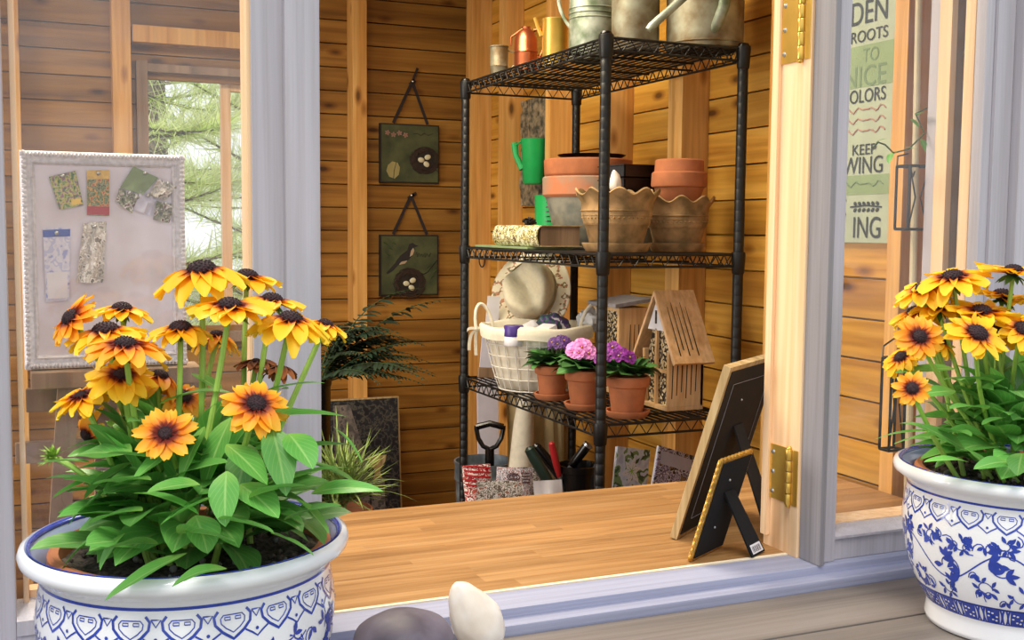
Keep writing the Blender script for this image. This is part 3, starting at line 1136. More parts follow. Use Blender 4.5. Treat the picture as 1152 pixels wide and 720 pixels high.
for sg in (-1, 1):
    ev = by + sg * 0.098
    zev = bz + 0.118
    nx = Vector((0, sg * (rz_ - 0.118), 0.098)).normalized() * 0.009
    poly = [(by, bz + rz_), (ev, zev), (ev + nx.y, zev + nx.z), (by, bz + rz_ + 0.012)]
    if sg < 0:
        poly = poly[::-1]
    r = MB().prism(poly, 0, bx - 0.003, bx + dp + 0.006).build('roof_panel', 'bee_wood', t, smooth=False)
    MB().prism([(a_, b_ - 0.0015) for a_, b_ in poly], 0, bx - 0.0045, bx - 0.0026).build('roof_trim', 'jamb_wood', r, smooth=False)
    if sg < 0:
        s = MB()
        dv = Vector((0, by - ev, bz + rz_ - zev))
        for i in range(5):
            xx = bx + 0.018 + 0.013 * i
            p = Vector((xx, ev + nx.y - 0.0006, zev + nx.z + 0.0008))
            a, b = p + dv * (0.10 + 0.08 * (i % 2)), p + dv * (0.80 + 0.06 * (i % 2))
            wv = Vector((0.0016, 0, 0))
            s.add([a - wv, a + wv, b + wv * 0.4, b - wv * 0.4], [(0, 1, 2, 3)])
        s.build('grain_groove', 'twig', r, smooth=False)
s = MB()
for i in range(6):
    xx = bx + 0.014 + 0.0135 * i
    s.add([(xx - 0.001, by - hw - 0.0005, bz + 0.03 + 0.008 * (i % 3)), (xx + 0.0015, by - hw - 0.0005, bz + 0.03 + 0.008 * (i % 3)), (xx + 0.004, by - hw - 0.0005, bz + 0.118), (xx + 0.0005, by - hw - 0.0005, bz + 0.118)], [(0, 1, 2, 3)])
s.build('side_slot', 'twig', t, smooth=False)

bx, by, bz = 1.446, 2.70, S3
t = thing('bee_house', 'flat-roofed wooden bee house standing behind the peaked bee house', 'bee house', (bx + 0.045, by, bz), 'wooden bee houses on the middle shelf')
hw = 0.07
mb = MB()
mb.box((bx, by - hw, bz), (bx + 0.09, by + hw, bz + 0.012), 0, 0.001)
mb.box((bx, by - hw, bz + 0.012), (bx + 0.09, by - hw + 0.011, bz + 0.235), 0, 0.001)
mb.box((bx, by + hw - 0.011, bz + 0.012), (bx + 0.09, by + hw, bz + 0.235), 0, 0.001)
mb.box((bx + 0.082, by - hw + 0.011, bz + 0.012), (bx + 0.09, by + hw - 0.011, bz + 0.235), 0)
mb.box((bx, by - hw + 0.011, bz + 0.225), (bx + 0.09, by + hw - 0.011, bz + 0.235), 0)
mb.build('house_body', 'bee_wood', t)
MB().box((bx + 0.008, by - hw + 0.011, bz + 0.012), (bx + 0.08, by + hw - 0.011, bz + 0.224)).build('nesting_fill', 'bee_fill', t, smooth=False)
MB().prism([(bx - 0.018, bz + 0.236), (bx + 0.10, bz + 0.252), (bx + 0.10, bz + 0.262), (bx - 0.018, bz + 0.246)], 1, by - hw - 0.012, by + hw + 0.012, M=None).build('roof_panel', 'grey_weathered', t, smooth=False)
s = MB()
for i in range(4):
    xx = bx + 0.030 + 0.013 * i
    s.add([(xx, by - hw - 0.0005, bz + 0.05), (xx + 0.003, by - hw - 0.0005, bz + 0.05), (xx + 0.006, by - hw - 0.0005, bz + 0.19), (xx + 0.004, by - hw - 0.0005, bz + 0.19)], [(0, 1, 2, 3)])
s.build('side_slot', 'twig', t, smooth=False)

# --- wire basket with cloth liner ----------------------------------------
kx, ky, kz = 1.290, 2.822, S3
RB, RT, KH = 0.100, 0.148, 0.176
t = thing('wire_basket', 'white wire basket with a linen liner and tied handles', 'basket', (kx, ky, kz))
mb = MB()
lev = [0.003, 0.035, 0.067, 0.099, 0.131, 0.150]
for z in lev:
    r = RB + (RT - RB) * (z / KH) ** 0.8 + 0.003
    mb.tube([(kx + r * math.cos(2 * PI * j / 40), ky + r * math.sin(2 * PI * j / 40), kz + z) for j in range(40)], 0.0017, 5, closed=True)
for j in range(26):
    a = 2 * PI * j / 26
    pts = [(kx, ky, kz + 0.0018)] + [(kx + (RB + (RT - RB) * (z / KH) ** 0.8 + 0.003) * math.cos(a), ky + (RB + (RT - RB) * (z / KH) ** 0.8 + 0.003) * math.sin(a), kz + z) for z in lev]
    mb.tube(pts, 0.0018, 5)
mb.build('wire_frame', 'wire_white', t)


def wob(r, z, a, i):
    k = max(0.0, z / KH)
    return r * (1 + 0.018 * math.sin(7 * a + z * 40) * k), z + 0.003 * math.sin(5 * a) * (1 if i > 4 else 0)


MB().lathe([(0, 0.006), (RB - 0.004, 0.006), (RB + 0.012, 0.04), (RT - 0.022, 0.10), (RT - 0.006, 0.155), (RT, 0.178), (RT + 0.004, 0.182), (RT + 0.009, 0.176), (RT + 0.008, 0.158), (RT + 0.007, 0.146)],
           (kx, ky, kz), 56, warp=wob).build('linen_liner', 'linen', t, angle=3)
for sg in (1, -1):
    hp = []
    ha = 2.75 if sg > 0 else 2.75 + PI
    hc = Vector((kx + (RT + 0.008) * math.cos(ha), ky + (RT + 0.008) * math.sin(ha), kz + 0.166))
    tg = (Vector((-math.sin(ha), math.cos(ha), 0)) * 0.35 - rt * 0.85 * sg).normalized()
    ou = Vector((math.cos(ha), math.sin(ha), 0))
    for i in range(15):
        a = PI * i / 14
        hp.append(hc + tg * (0.026 * math.cos(a)) - ou * 0.012 + Vector((0, 0, 0.07 * math.sin(a))) + ou * (0.012 * math.sin(a)))
    h = MB().tube(hp, 0.0048, 8).build('handle', 'linen', t)
    if sg > 0:
        rb = MB()
        for (ex, ez) in ((-0.03, 0.004), (-0.012, -0.075), (0.016, -0.06), (0.022, -0.006)):
            e = hc + tg * (ex * 0.7) + ou * (0.016 + abs(ex) * 0.3) + Vector((0, 0, ez))
            ctrl = hc + ou * 0.024 + Vector((0, 0, ez * 0.2 + 0.008)) + tg * ex * 0.6
            pts = bez(hc + ou * 0.006, ctrl, e, 8)
            wd = Vector((0, 0, 0.004)) if abs(ez) < 0.02 else tg * 0.0045
            for p, q in zip(pts[:-1], pts[1:]):
                rb.add([p - wd, p + wd, q + wd, q - wd, p - wd + ou * .0006, p + wd + ou * .0006, q + wd + ou * .0006, q - wd + ou * .0006], [(0, 1, 2, 3), (7, 6, 5, 4)])
        rb.ball(hc + ou * 0.008, (0.008, 0.008, 0.007), 10, 7)
        rb.build('ribbon_bow', 'linen', t)
# what is in the basket
fill = single(MB().ball((kx, ky, kz + 0.085), (0.118, 0.118, 0.055), 28, 12, warp=lambda p: p * (1 + 0.06 * mnoise.noise(p * 3))), 'folded_cloth', 'linen', 'crumpled linen cloth filling the bottom of the wire basket', 'cloth')
jx = A(578, 360, 2.735)
t = thing('jar', 'small white jar with a purple lid in the wire basket', 'jar', (jx.x, jx.y, kz + 0.132))
MB().lathe([(0, 0), (0.024, 0), (0.026, 0.003), (0.026, 0.024), (0.023, 0.030)], (jx.x, jx.y, kz + 0.132), 24).build('jar_body', 'paper_white', t)
MB().lathe([(0.0, 0.026), (0.0265, 0.026), (0.027, 0.028), (0.027, 0.052), (0.025, 0.055), (0, 0.055)], (jx.x, jx.y, kz + 0.132), 24).build('jar_lid', 'purple_plastic', t)
p0 = A(610, 362, 2.75)
M = Matrix.Rotation(0.35, 4, 'Z') @ Matrix.Rotation(-0.35, 4, 'Y')
single(MB().box((-0.04, -0.026, 0), (0.04, 0.026, 0.022), 0, 0.004, Matrix.Translation((p0.x, p0.y, kz + 0.153)) @ M), 'paper_box', 'paper_white', 'small white paper box lying open in the wire basket', 'box')
p0 = A(624, 352, 2.83)
single(MB().ball((p0.x, p0.y, kz + 0.178), (0.048, 0.038, 0.028), 24, 14, warp=lambda p: p * (1 + 0.28 * mnoise.noise(p * 2.2)), M=Matrix.Rotation(0.25, 3, 'Y')), 'cloth_pouch', 'pouch', 'crumpled green and purple pouch on top of the wire basket', 'pouch')
p0 = A(600, 349, 2.90)
single(MB().ball((p0.x, p0.y, kz + 0.160), (0.034, 0.03, 0.024), 20, 12, warp=lambda p: p * (1 + 0.25 * mnoise.noise(p * 2.0))), 'folded_napkin', 'paper_white', 'crumpled white napkin behind the purple jar lid', 'napkin')
p0 = A(662, 349, 2.78)
single(MB().ball((p0.x + 0.005, p0.y, kz + 0.192), (0.036, 0.034, 0.032), 24, 14, warp=lambda p: p * (1 + 0.35 * mnoise.noise(p * 2.4 + Vector((3, 1, 2))))), 'plastic_bag', 'bag_clear', 'crumpled clear plastic bag at the right of the basket', 'bag')

# --- straw hat leaning behind the basket ---------------------------------
hc = AD(598, 328, 3.36)
q = frame_of((-0.62, -0.72, 0.30))
Mh = q.to_4x4()
Mh3 = q


def hat_at(r, z, a):
    rx, ry = 1.0, 1.08
    zz = z + (0.012 * math.sin(2 * a + 0.6) * (r / 0.125) ** 2 if r > 0.075 else 0)
    return hc + Mh3 @ Vector((r * math.cos(a) * rx, r * math.sin(a) * ry, zz))


t = thing('sun_hat', 'cream cloth sun hat with a flowered brim leaning behind the basket', 'hat', (hc.x, hc.y, S3))
mb = MB()
prof = [(0.066, 0.002), (0.085, -0.002), (0.105, -0.001), (0.121, 0.003), (0.124, 0.001), (0.121, -0.002), (0.105, -0.005), (0.085, -0.006), (0.066, -0.002)]
vs, fs = [], []
seg = 48
for (r, z) in prof:
    for j in range(seg):
        vs.append(hat_at(r, z, 2 * PI * j / seg))
for i in range(len(prof) - 1):
    for j in range(seg):
        a, b = i * seg + j, i * seg + (j + 1) % seg
        fs.append((a, b, b + seg, a + seg))
mb.add(vs, fs)
mb.build('hat_brim', 'hat_floral', t, angle=3)
mb = MB()
cp = [(0.086, -0.002), (0.0855, 0.01), (0.084, 0.025), (0.082, 0.045), (0.079, 0.062), (0.074, 0.078), (0.064, 0.089), (0.052, 0.093), (0.04, 0.093), (0.028, 0.092), (0.014, 0.091), (0, 0.091)]
vs, fs = [], []
for i, (r, z) in enumerate(cp):
    for j in range(seg):
        a = 2 * PI * j / seg
        den = 1 - 0.16 * math.exp(-((a - 2.2) / 0.4) ** 2) * (z / 0.088) if r > 0 else 1
        lx, ly = r * den * math.cos(a) * 0.92, r * den * math.sin(a) * 1.06
        zc_ = z - 0.034 * math.exp(-(lx * 0.8 + ly * 0.5) ** 2 / 0.0009) * max(0, z / 0.09) + 0.007 * mnoise.noise(Vector((lx * 26, ly * 26, z * 22)))
        rw = 1 + 0.07 * mnoise.noise(Vector((math.cos(a) * 1.6, math.sin(a) * 1.6, z * 26)))
        vs.append(hc + Mh3 @ Vector((lx * rw, ly * rw, zc_)))
for i in range(len(cp) - 1):
    for j in range(seg):
        a, b = i * seg + j, i * seg + (j + 1) % seg
        fs.append((a, b, b + seg, a + seg))
mb.add(vs, fs)
mb.build('hat_crown', 'hat_straw', t, angle=3)
mb = MB()
vs, fs = [], []
for z, r in ((0.003, 0.0872), (0.020, 0.0862)):
    for j in range(seg):
        a = 2 * PI * j / seg
        vs.append(hc + Mh3 @ Vector((r * math.cos(a) * 0.92, r * math.sin(a) * 1.06, z)))
fs = [(j, (j + 1) % seg, seg + (j + 1) % seg, seg + j) for j in range(seg)]
mb.add(vs, fs)
mb.build('hat_band', 'canvas_tan', t, angle=3)

# --- papers and a board by the left post ---------------------------------
a0 = A(527, 418, 3.10)
M = Matrix.Translation((1.245, 3.07, S3)) @ Matrix.Rotation(0.08, 4, 'Y')
single(MB().box((-0.03, 0, 0.0), (0.06, 0.012, 0.03), 0, 0.002, M), 'wooden_block', 'easel_wood', 'small wooden block under the upright papers by the left post', 'block')
single(MB().box((-0.028, 0.002, 0.031), (0.045, 0.005, 0.165), 0, 0, M), 'paper_folder', 'paper_lavender', 'pale lavender folder standing behind the basket handle', 'folder')
single(MB().box((-0.018, 0.007, 0.031), (0.022, 0.0095, 0.245), 0, 0, M), 'paper_sheet', 'paper_white', 'tall narrow white sheet standing left of the sun hat', 'sheet')

# --- second shelf ---------------------------------------------------------
px_, py_ = 1.442, 2.82
gp = [(0, 0), (0.080, 0), (0.083, 0.004), (0.117, 0.142), (0.122, 0.145), (0.126, 0.150), (0.127, 0.196), (0.124, 0.2), (0.116, 0.198), (0.112, 0.145), (0.078, 0.012), (0, 0.012)]
t = thing('clay_pot', 'large grey-washed clay pot with a terracotta rim behind the front post', 'flower pot', (px_, py_, S2))
MB().lathe(gp[:4], (px_, py_, S2), 40).build('pot_body', 'clay_washed', t)
MB().lathe(gp[3:], (px_, py_, S2), 40).build('pot_rim', 'clay_mixed', t)
single(MB().lathe([(0, 0.0), (0.085, 0.0), (0.113, 0.060), (0.1195, 0.064), (0.1215, 0.068), (0.1235, 0.106), (0.120, 0.109), (0.113, 0.107), (0.108, 0.064), (0.08, 0.010), (0, 0.010)], (px_, py_, S2 + 0.140), 40),
       'clay_pot', 'terracotta', 'wide orange terracotta pot nested in the large grey-washed pot', 'flower pot')
single(MB().lathe([(0, 0.0), (0.07, 0.0), (0.095, 0.012), (0.097, 0.015), (0.092, 0.015), (0.068, 0.004), (0, 0.004)], (px_ + 0.012, py_, S2 + 0.2475), 32), 'plastic_saucer', 'black_plastic', 'black plastic saucer on top of the wide terracotta pot', 'saucer')


def ruffled(x, y, rt_, rb, h, label):
    zs = S2 + 0.0065

    def warp(r, z, a, i):
        k = {7: 0.35, 8: 0.8, 9: 1.0, 10: 1.0, 11: 0.7}.get(i, 0)
        return r * (1 + 0.035 * k * math.sin(9 * a)), z + 0.008 * k * math.sin(9 * a + 0.9)
    R, H = rt_, h
    prof = [(0, 0), (rb, 0), (rb + 0.002, 0.003), (rb + (R - rb) * 0.45, H * 0.42), (rb + (R - rb) * 0.47 + 0.0025, H * 0.44), (rb + (R - rb) * 0.62 + 0.0025, H * 0.62),
            (rb + (R - rb) * 0.66, H * 0.66), (R * 0.88, H * 0.80), (R * 0.98, H * 0.93), (R * 1.03, H * 0.975), (R * 1.0, H), (R * 0.93, H * 0.95), (R * 0.80, H * 0.75), (rb - 0.006, 0.012), (0, 0.012)]
    mb = MB().lathe(prof, (x, y, zs), 72, warp=warp)
    # rings and beads pressed in the clay
    for f in (0.43, 0.50, 0.58, 0.66):
        r = rb + (R - rb) * f + 0.002
        mb.tube([(x + r * math.cos(2 * PI * j / 48), y + r * math.sin(2 * PI * j / 48), zs + H * f) for j in range(48)], 0.0016, 5, closed=True)
    for j in range(44):
        a = 2 * PI * j / 44
        r = rb + (R - rb) * 0.54 + 0.002
        mb.ball((x + r * math.cos(a), y + r * math.sin(a), zs + H * 0.54), 0.0032, 6, 4)
    return single(mb, 'ruffled_pot', 'terracotta_old', label, 'flower pot', 'ruffled-rim pots on the second shelf')


saucer(1.300, 2.385, S2, 0.084, 'wide saucer under the ruffled pot right behind the front post', 0.022, 'terracotta_old')
ruffled(1.300, 2.385, 0.098, 0.060, 0.140, 'ruffled-rim clay pot standing right behind the front shelf post')
saucer(1.498, 2.430, S2, 0.072, 'saucer under the right ruffled pot near the right post', 0.022, 'terracotta_old')
ruffled(1.498, 2.430, 0.088, 0.054, 0.126, 'right ruffled-rim clay pot with terracotta pots stacked in it')
zz = S2 + 0.108
for i, (dz, rr, lb) in enumerate(((0.0, 0.068, 'lower terracotta pot standing in the right ruffled pot'), (0.040, 0.060, 'upper terracotta pot, topmost in the right ruffled pot'))):
    x, y, z = 1.502, 2.432, zz + dz
    prof = [(0, 0), (rr * 0.62, 0), (rr * 0.66, 0.003), (rr * 0.92, 0.052), (rr, 0.054), (rr + 0.002, 0.058), (rr + 0.001, 0.088), (rr - 0.004, 0.092), (rr - 0.010, 0.09), (rr * 0.82, 0.05), (rr * 0.55, 0.008), (0, 0.008)]
    prof = [(r, zq * (0.9 if i else 1.0)) for r, zq in prof]
    if i:
        prof = [(min(r, 0.050 + 0.15 * max(0, zq - 0.045)) if zq < 0.05 else r, zq) for r, zq in prof]
    single(MB().lathe(prof, (x, y, z), 36), 'clay_pot', 'terracotta', lb, 'flower pot')
single(MB().lathe([(0, 0), (0.055, 0), (0.058, 0.004), (0.077, 0.13), (0.08, 0.132), (0.08, 0.150), (0.076, 0.150), (0.072, 0.12), (0.05, 0.01), (0, 0.01)], (1.478, 2.605, S2), 32), 'clay_pot', 'clay_washed', 'blue-grey clay pot half hidden between the two ruffled pots', 'flower pot')
# black trays
for i in range(2):
    mb = MB()
    z0 = S2 + 0.152 + 0.036 * i
    x0, x1, y0, y1 = 1.402, 1.556, 2.535, 2.672
    mb.box((x0, y0, z0), (x1, y1, z0 + 0.004), 0, 0.001)
    for (a, b) in (((x0, y0, z0), (x1, y0 + 0.004, z0 + 0.034)), ((x0, y1 - 0.004, z0), (x1, y1, z0 + 0.034)), ((x0, y0, z0), (x0 + 0.004, y1, z0 + 0.034)), ((x1 - 0.004, y0, z0), (x1, y1, z0 + 0.034))):
        mb.box(a, b, 0, 0.001)
    mb.box((x0 - 0.006, y0 - 0.006, z0 + 0.031), (x1 + 0.006, y0, z0 + 0.034))
    mb.box((x0 - 0.006, y0, z0 + 0.031), (x0, y1, z0 + 0.034))
    single(mb, 'seed_tray', 'black_plastic', ('upper black plastic seed tray behind the ruffled pots', 'lower black seed tray directly under another tray')[1 - i], 'tray', 'black seed trays on the second shelf')
# small white shell on the ruffled pot
sp = AD(692, 204, 2.62)
single(MB().ball((sp.x, sp.y, sp.z), (0.014, 0.014, 0.026), 20, 14, warp=lambda p: Vector((p.x * (1 - 0.35 * p.z) + 0.25 * math.sin(p.z * 2), p.y * (1 - 0.3 * p.z), p.z)) * (1 + 0.1 * mnoise.noise(p * 3)), M=Matrix.Rotation(-0.3, 3, 'Y')),
       'seashell', 'stone_white', 'small white shell on the rim of the ruffled pot', 'shell')
# thick book lying down, spine to the left
x0, x1, y0, y1, z0, z1 = 1.212, 1.345, 2.655, 2.955, S2 + 0.007, S2 + 0.064
t = thing('book', 'thick old book lying flat with a pale patterned spine', 'book', (1.28, 2.80, S2 + 0.0065))
mb = MB()
sp_ = [(x0 + 0.014 - 0.016 * math.cos(PI * (i / 10) - PI / 2), (z0 + z1) / 2 + 0.0285 * math.sin(PI * (i / 10) - PI / 2)) for i in range(11)]
outer = sp_
inner = [(x0 + 0.014 - 0.0125 * math.cos(PI * (i / 10) - PI / 2), (z0 + z1) / 2 + 0.0255 * math.sin(PI * (i / 10) - PI / 2)) for i in range(11)][::-1]
mb.prism([(a, b) for a, b in outer] + [(a, b) for a, b in inner], 1, y0, y1)
mb.build('spine', 'book_spine', t, angle=0.9)
MB().box((x0 + 0.013, y0, z0), (x1, y1, z0 + 0.003), 0, 0.0005).box((x0 + 0.013, y0, z1 - 0.003), (x1, y1, z1), 0, 0.0005).build('cover', 'frame_wood', t)
MB().box((x0 + 0.013, y0 + 0.004, z0 + 0.003), (x1 - 0.006, y1 - 0.004, z1 - 0.003), 0, 0.001).build('page_block', 'easel_wood', t)
single(MB().box((1.205, 2.70, S2 + 0.0002), (1.34, 3.08, S2 + 0.0062), 0, 0.001), 'booklet', 'sign_green', 'thin green booklet lying under the thick book', 'booklet')
p0 = A(592, 250, 2.80)
single(MB().ball((p0.x + 0.01, p0.y, z1 + 0.0105), (0.034, 0.016, 0.010), 26, 14, warp=lambda p: p * (1 + 0.6 * mnoise.noise(p * 4)), M=Matrix.Rotation(0.9, 3, 'Z')), 'dried_seed_pod', 'bird_dark', 'small dark dried pod lying on top of the thick book', 'seed pod')
# green measuring jug
jc = Vector((1.445, 3.045, S2))
t = thing('measuring_jug', 'tall pale green measuring jug behind the grey-washed pot', 'jug', jc)
MB().lathe([(0, 0), (0.050, 0), (0.053, 0.003), (0.058, 0.15), (0.060, 0.155), (0.056, 0.155), (0.050, 0.006), (0, 0.006)], jc, 28).build('jug_body', 'green_plastic', t)
mb = MB()
for i in range(9):
    z = jc.z + 0.02 + 0.014 * i
    r = 0.0538 + 0.005 * (0.02 + 0.014 * i) / 0.15
    for s in range(4 if i % 2 else 6):
        a0_, a1_ = PI * 1.22 + 0.06 * s, PI * 1.22 + 0.06 * (s + 1)
        mb.add([jc + Vector((r * math.cos(a0_), r * math.sin(a0_), z - jc.z)), jc + Vector((r * math.cos(a1_), r * math.sin(a1_), z - jc.z)), jc + Vector((r * math.cos(a1_), r * math.sin(a1_), z - jc.z + .003)), jc + Vector((r * math.cos(a0_), r * math.sin(a0_), z - jc.z + .003))], [(0, 1, 2, 3)])
mb.build('scale_marks', 'black_plastic', t, smooth=False)
MB().tube([jc + Vector((0.055, 0.0, 0.13)), jc + Vector((0.09, 0, 0.125)), jc + Vector((0.092, 0, 0.06)), jc + Vector((0.053, 0, 0.04))], 0.006, 8).build('handle', 'green_plastic', t)

# --- top shelf -------------------------------------------------------------
c = Vector((1.238, 2.985, S1))
t = thing('tin_cup', 'small dull tin cup at the left end of the top shelf', 'cup', c)
MB().lathe([(0, 0), (0.025, 0), (0.026, 0.002), (0.0255, 0.028), (0.0268, 0.030), (0.0255, 0.032), (0.026, 0.082), (0.0275, 0.084), (0.0275, 0.087), (0.0255, 0.087), (0.024, 0.004), (0, 0.004)], c, 28).build('cup_body', 'galvanized_rust', t)
MB().tube([c + Vector((0.024, -0.01, 0.075)), c + Vector((0.046, -0.02, 0.07)), c + Vector((0.048, -0.02, 0.04)), c + Vector((0.024, -0.01, 0.02))], 0.0025, 8).build('handle', 'galvanized_rust', t)
c = Vector((1.262, 2.85, S1))
t = thing('copper_mister', 'copper plant mister standing between the tin cup and the brass can', 'mister', c)
MB().lathe([(0, 0), (0.031, 0), (0.033, 0.003), (0.032, 0.050), (0.0335, 0.052), (0.032, 0.055), (0.031, 0.085), (0.024, 0.106), (0.012, 0.116), (0.012, 0.122), (0, 0.122)], c, 32).build('body', 'copper', t)
MB().tube(bez(c + Vector((0.018, -0.012, 0.112)), c + Vector((0.07, -0.04, 0.13)), c + Vector((0.030, -0.018, 0.03)), 10), 0.0036, 8).build('handle', 'copper', t)
MB().tube([c + Vector((-0.01, 0, 0.115)), c + Vector((-0.035, 0.02, 0.095)), c + Vector((-0.036, 0.02, 0.07))], 0.003, 8).build('spout', 'copper', t)
c = Vector((1.292, 2.728, S1))
t = thing('brass_can', 'shiny brass cylindrical can on the top shelf', 'can', c)
MB().lathe([(0, 0), (0.0325, 0), (0.034, 0.002), (0.034, 0.118), (0.036, 0.121), (0.036, 0.124), (0.034, 0.125), (0.032, 0.120), (0.032, 0.004), (0, 0.004)], c, 36).build('body', 'brass', t)
MB().tube([c + Vector((-0.034, 0.012, 0.08)), c + Vector((-0.044, 0.016, 0.105)), c + Vector((-0.050, 0.02, 0.128))], [0.006, 0.0048, 0.0055], 8).build('spout', 'brass', t)


def watering_can(c, R, H, mat, label, handle_dir, bands):
    c = Vector(c)
    t = thing('watering_can', label, 'watering can', c, 'metal cans on the top shelf')
    prof = [(0, 0), (R * 0.97, 0), (R, 0.004)]
    for b in bands:
        prof += [(R, H * b - 0.003), (R + 0.0022, H * b), (R, H * b + 0.003)]
    prof += [(R * 0.99, H), (R + 0.003, H + 0.002), (R + 0.002, H + 0.005), (R - 0.004, H), (R - 0.004, 0.01), (0, 0.01)]
    MB().lathe(prof, c, 40).build('body', mat, t)
    hd = Vector(handle_dir).normalized()
    pts = bez(c + hd * (R - 0.002) + Vector((0, 0, H * 0.35)), c + hd * (R + 0.085) + Vector((0, 0, H * 0.75)), c + hd * (R * 0.2) + Vector((0, 0, H * 1.30)), 14)
    MB().tube(pts, 0.0048, 8).build('handle', mat, t)
    return t


wc = watering_can((1.338, 2.600, S1), 0.060, 0.25, 'galvanized', 'tall greenish galvanized can behind the front post of the top shelf', (-0.75, 0.66, 0), (0.42, 0.47, 0.52))
c = Vector((1.338, 2.600, S1))
MB().tube([c + Vector((0.05, -0.035, 0.02)), c + Vector((0.062, -0.06, 0.12)), c + Vector((0.066, -0.085, 0.24)), c + Vector((0.07, -0.10, 0.28))], [0.014, 0.012, 0.010, 0.012], 12).build('spout', 'galvanized', wc)
wc = watering_can((1.362, 2.420, S1), 0.058, 0.22, 'galvanized_rust', 'plain weathered metal can in the middle of the top shelf', (0.5, 0.86, 0), (0.8,))
wc = watering_can((1.512, 2.345, S1), 0.093, 0.20, 'galvanized_rust', 'widest metal watering can, at the right end of the top shelf', (0.6, 0.8, 0), (0.08, 0.9))
c = Vector((1.512, 2.345, S1))
p0 = A(729, 33, 2.262)
p1 = A(775, -8, 2.235)
MB().tube([p0 + Vector((-0.0, 0, -0.002)), p0 + (p1 - p0) * 0.08, p1, p1 + (p1 - p0) * 0.6, p1 + (p1 - p0) * 0.9 + Vector((0, 0.1, 0.01))], [0.0075, 0.0095, 0.0095, 0.0095, 0.012], 12).build('spout', 'galvanized', wc)
p0 = A(806, 32, 2.252)
MB().tube([p0 + Vector((0, 0.014, -0.006)), p0 + Vector((0, 0.0, 0.008)), p0 + Vector((0.006, -0.018, 0.045)), p0 + Vector((0.012, -0.02, 0.09)), p0 + Vector((0.02, 0.0, 0.13))], [0.008, 0.0125, 0.0135, 0.0135, 0.012], 12).build('side_handle', 'galvanized', wc)

# --- under the shelves ------------------------------------------------------
bc = Vector((1.332, 3.305, 0.0))
t = thing('metal_bin', 'tall galvanized bin behind the left shelf post holding a spade', 'bin', bc)
MB().lathe([(0, 0), (0.082, 0), (0.084, 0.004), (0.094, 0.64), (0.099, 0.645), (0.0975, 0.69), (0.100, 0.698), (0.100, 0.705), (0.094, 0.705), (0.088, 0.64), (0.078, 0.01), (0, 0.01)], bc, 40).build('bin_body', 'bin_metal', t)
# spade with a D-shaped handle
hp = A(551, 497, 3.27)
t = thing('garden_spade', 'black D-handled spade standing in the tall metal bin', 'spade', (hp.x, hp.y, 0.012))
top = Vector((hp.x, hp.y, hp.z - 0.02))
MB().tube([top - Vector((0, 0, top.z - 0.24)), top], 0.015, 12).build('shaft', 'black_plastic', t)
dpts = [top + rt * x + Vector((0, 0, z)) for x, z in ((0.0, -0.005), (-0.022, 0.006), (-0.037, 0.032), (-0.043, 0.062), (-0.043, 0.072))]
dp2 = [top + rt * x + Vector((0, 0, z)) for x, z in ((0.0, -0.005), (0.022, 0.006), (0.037, 0.032), (0.043, 0.062), (0.043, 0.072))]
MB().tube(dpts, 0.0075, 8).tube(dp2, 0.0075, 8).tube([dpts[-1] + Vector((0, 0, -.004)), (dpts[-1] + dp2[-1]) / 2 + Vector((0, 0, 0.007)), dp2[-1] + Vector((0, 0, -.004))], 0.0105, 10).build('grip', 'black_plastic', t)
MB().grid(lambda u, v: Vector((hp.x + (v - .5) * 0.11 * (1 - 0.5 * u ** 4), hp.y + 0.02 * (2 * v - 1) ** 2, 0.26 - 0.24 * u)), 8, 6).build('blade', 'steel', t)

# tan cloth and white board standing at the far end
def sheet(px0, px1, Y, z0, z1, mat, name, label, cat, amp, nf, lean=0.03, top=None):
    xa, xb = A(px0, 480, Y).x, A(px1, 480, Y).x

    def fn(u, v):
        x = xa + (xb - xa) * v
        wv = amp * math.sin(nf * v * 2 * PI + 2 * u) * (0.5 + 0.5 * u) + amp * 0.5 * math.sin(nf * 2.7 * v * 2 * PI)
        ztop = z1 if top is None else z1 + top(v)
        z = ztop + (z0 - ztop) * u
        return Vector((x + 0.02 * math.sin(3 * u) * (0.5 - v), Y + wv + lean * (1 - u), z))

    def fb(u, v):
        return fn(u, 1 - v) + Vector((0, 0.006, 0))
    return single(MB().grid(fn, 14, 26).grid(fb, 14, 26), name, mat, label, cat)


sheet(572, 652, 3.155, 0.60, 1.0, 'canvas_tan', 'canvas_cloth', 'hanging tan canvas cloth below the shelf, behind the black tools', 'cloth', 0.013, 2.2)
M = Matrix.Translation((A(545, 480, 3.40).x, 3.42, 0.0)) @ Matrix.Rotation(-0.05, 4, 'X')
pl = [(0, 0.0), (0.075, 0.0), (0.075, 0.99), (0.06, 0.998), (0.02, 0.985), (0.0, 0.93)]
single(MB().prism([(x, z) for x, z in pl], 1, 0.0, 0.006, M=M), 'white_board', 'paper_lavender', 'pale board standing behind the black D-handled spade', 'board')
a_ = A(592, 470, 3.085)
single(MB().tube([(a_.x - 0.012, 3.085, S4 + 0.001), (a_.x - 0.014, 3.09, 0.70), (a_.x - 0.004, 3.095, 0.85), (a_.x + 0.008, 3.10, 0.955)], [0.042, 0.040, 0.032, 0.024], 20), 'cloth_roll', 'linen', 'cream roll of cloth standing beside the tan canvas', 'cloth roll')


random.seed(1)


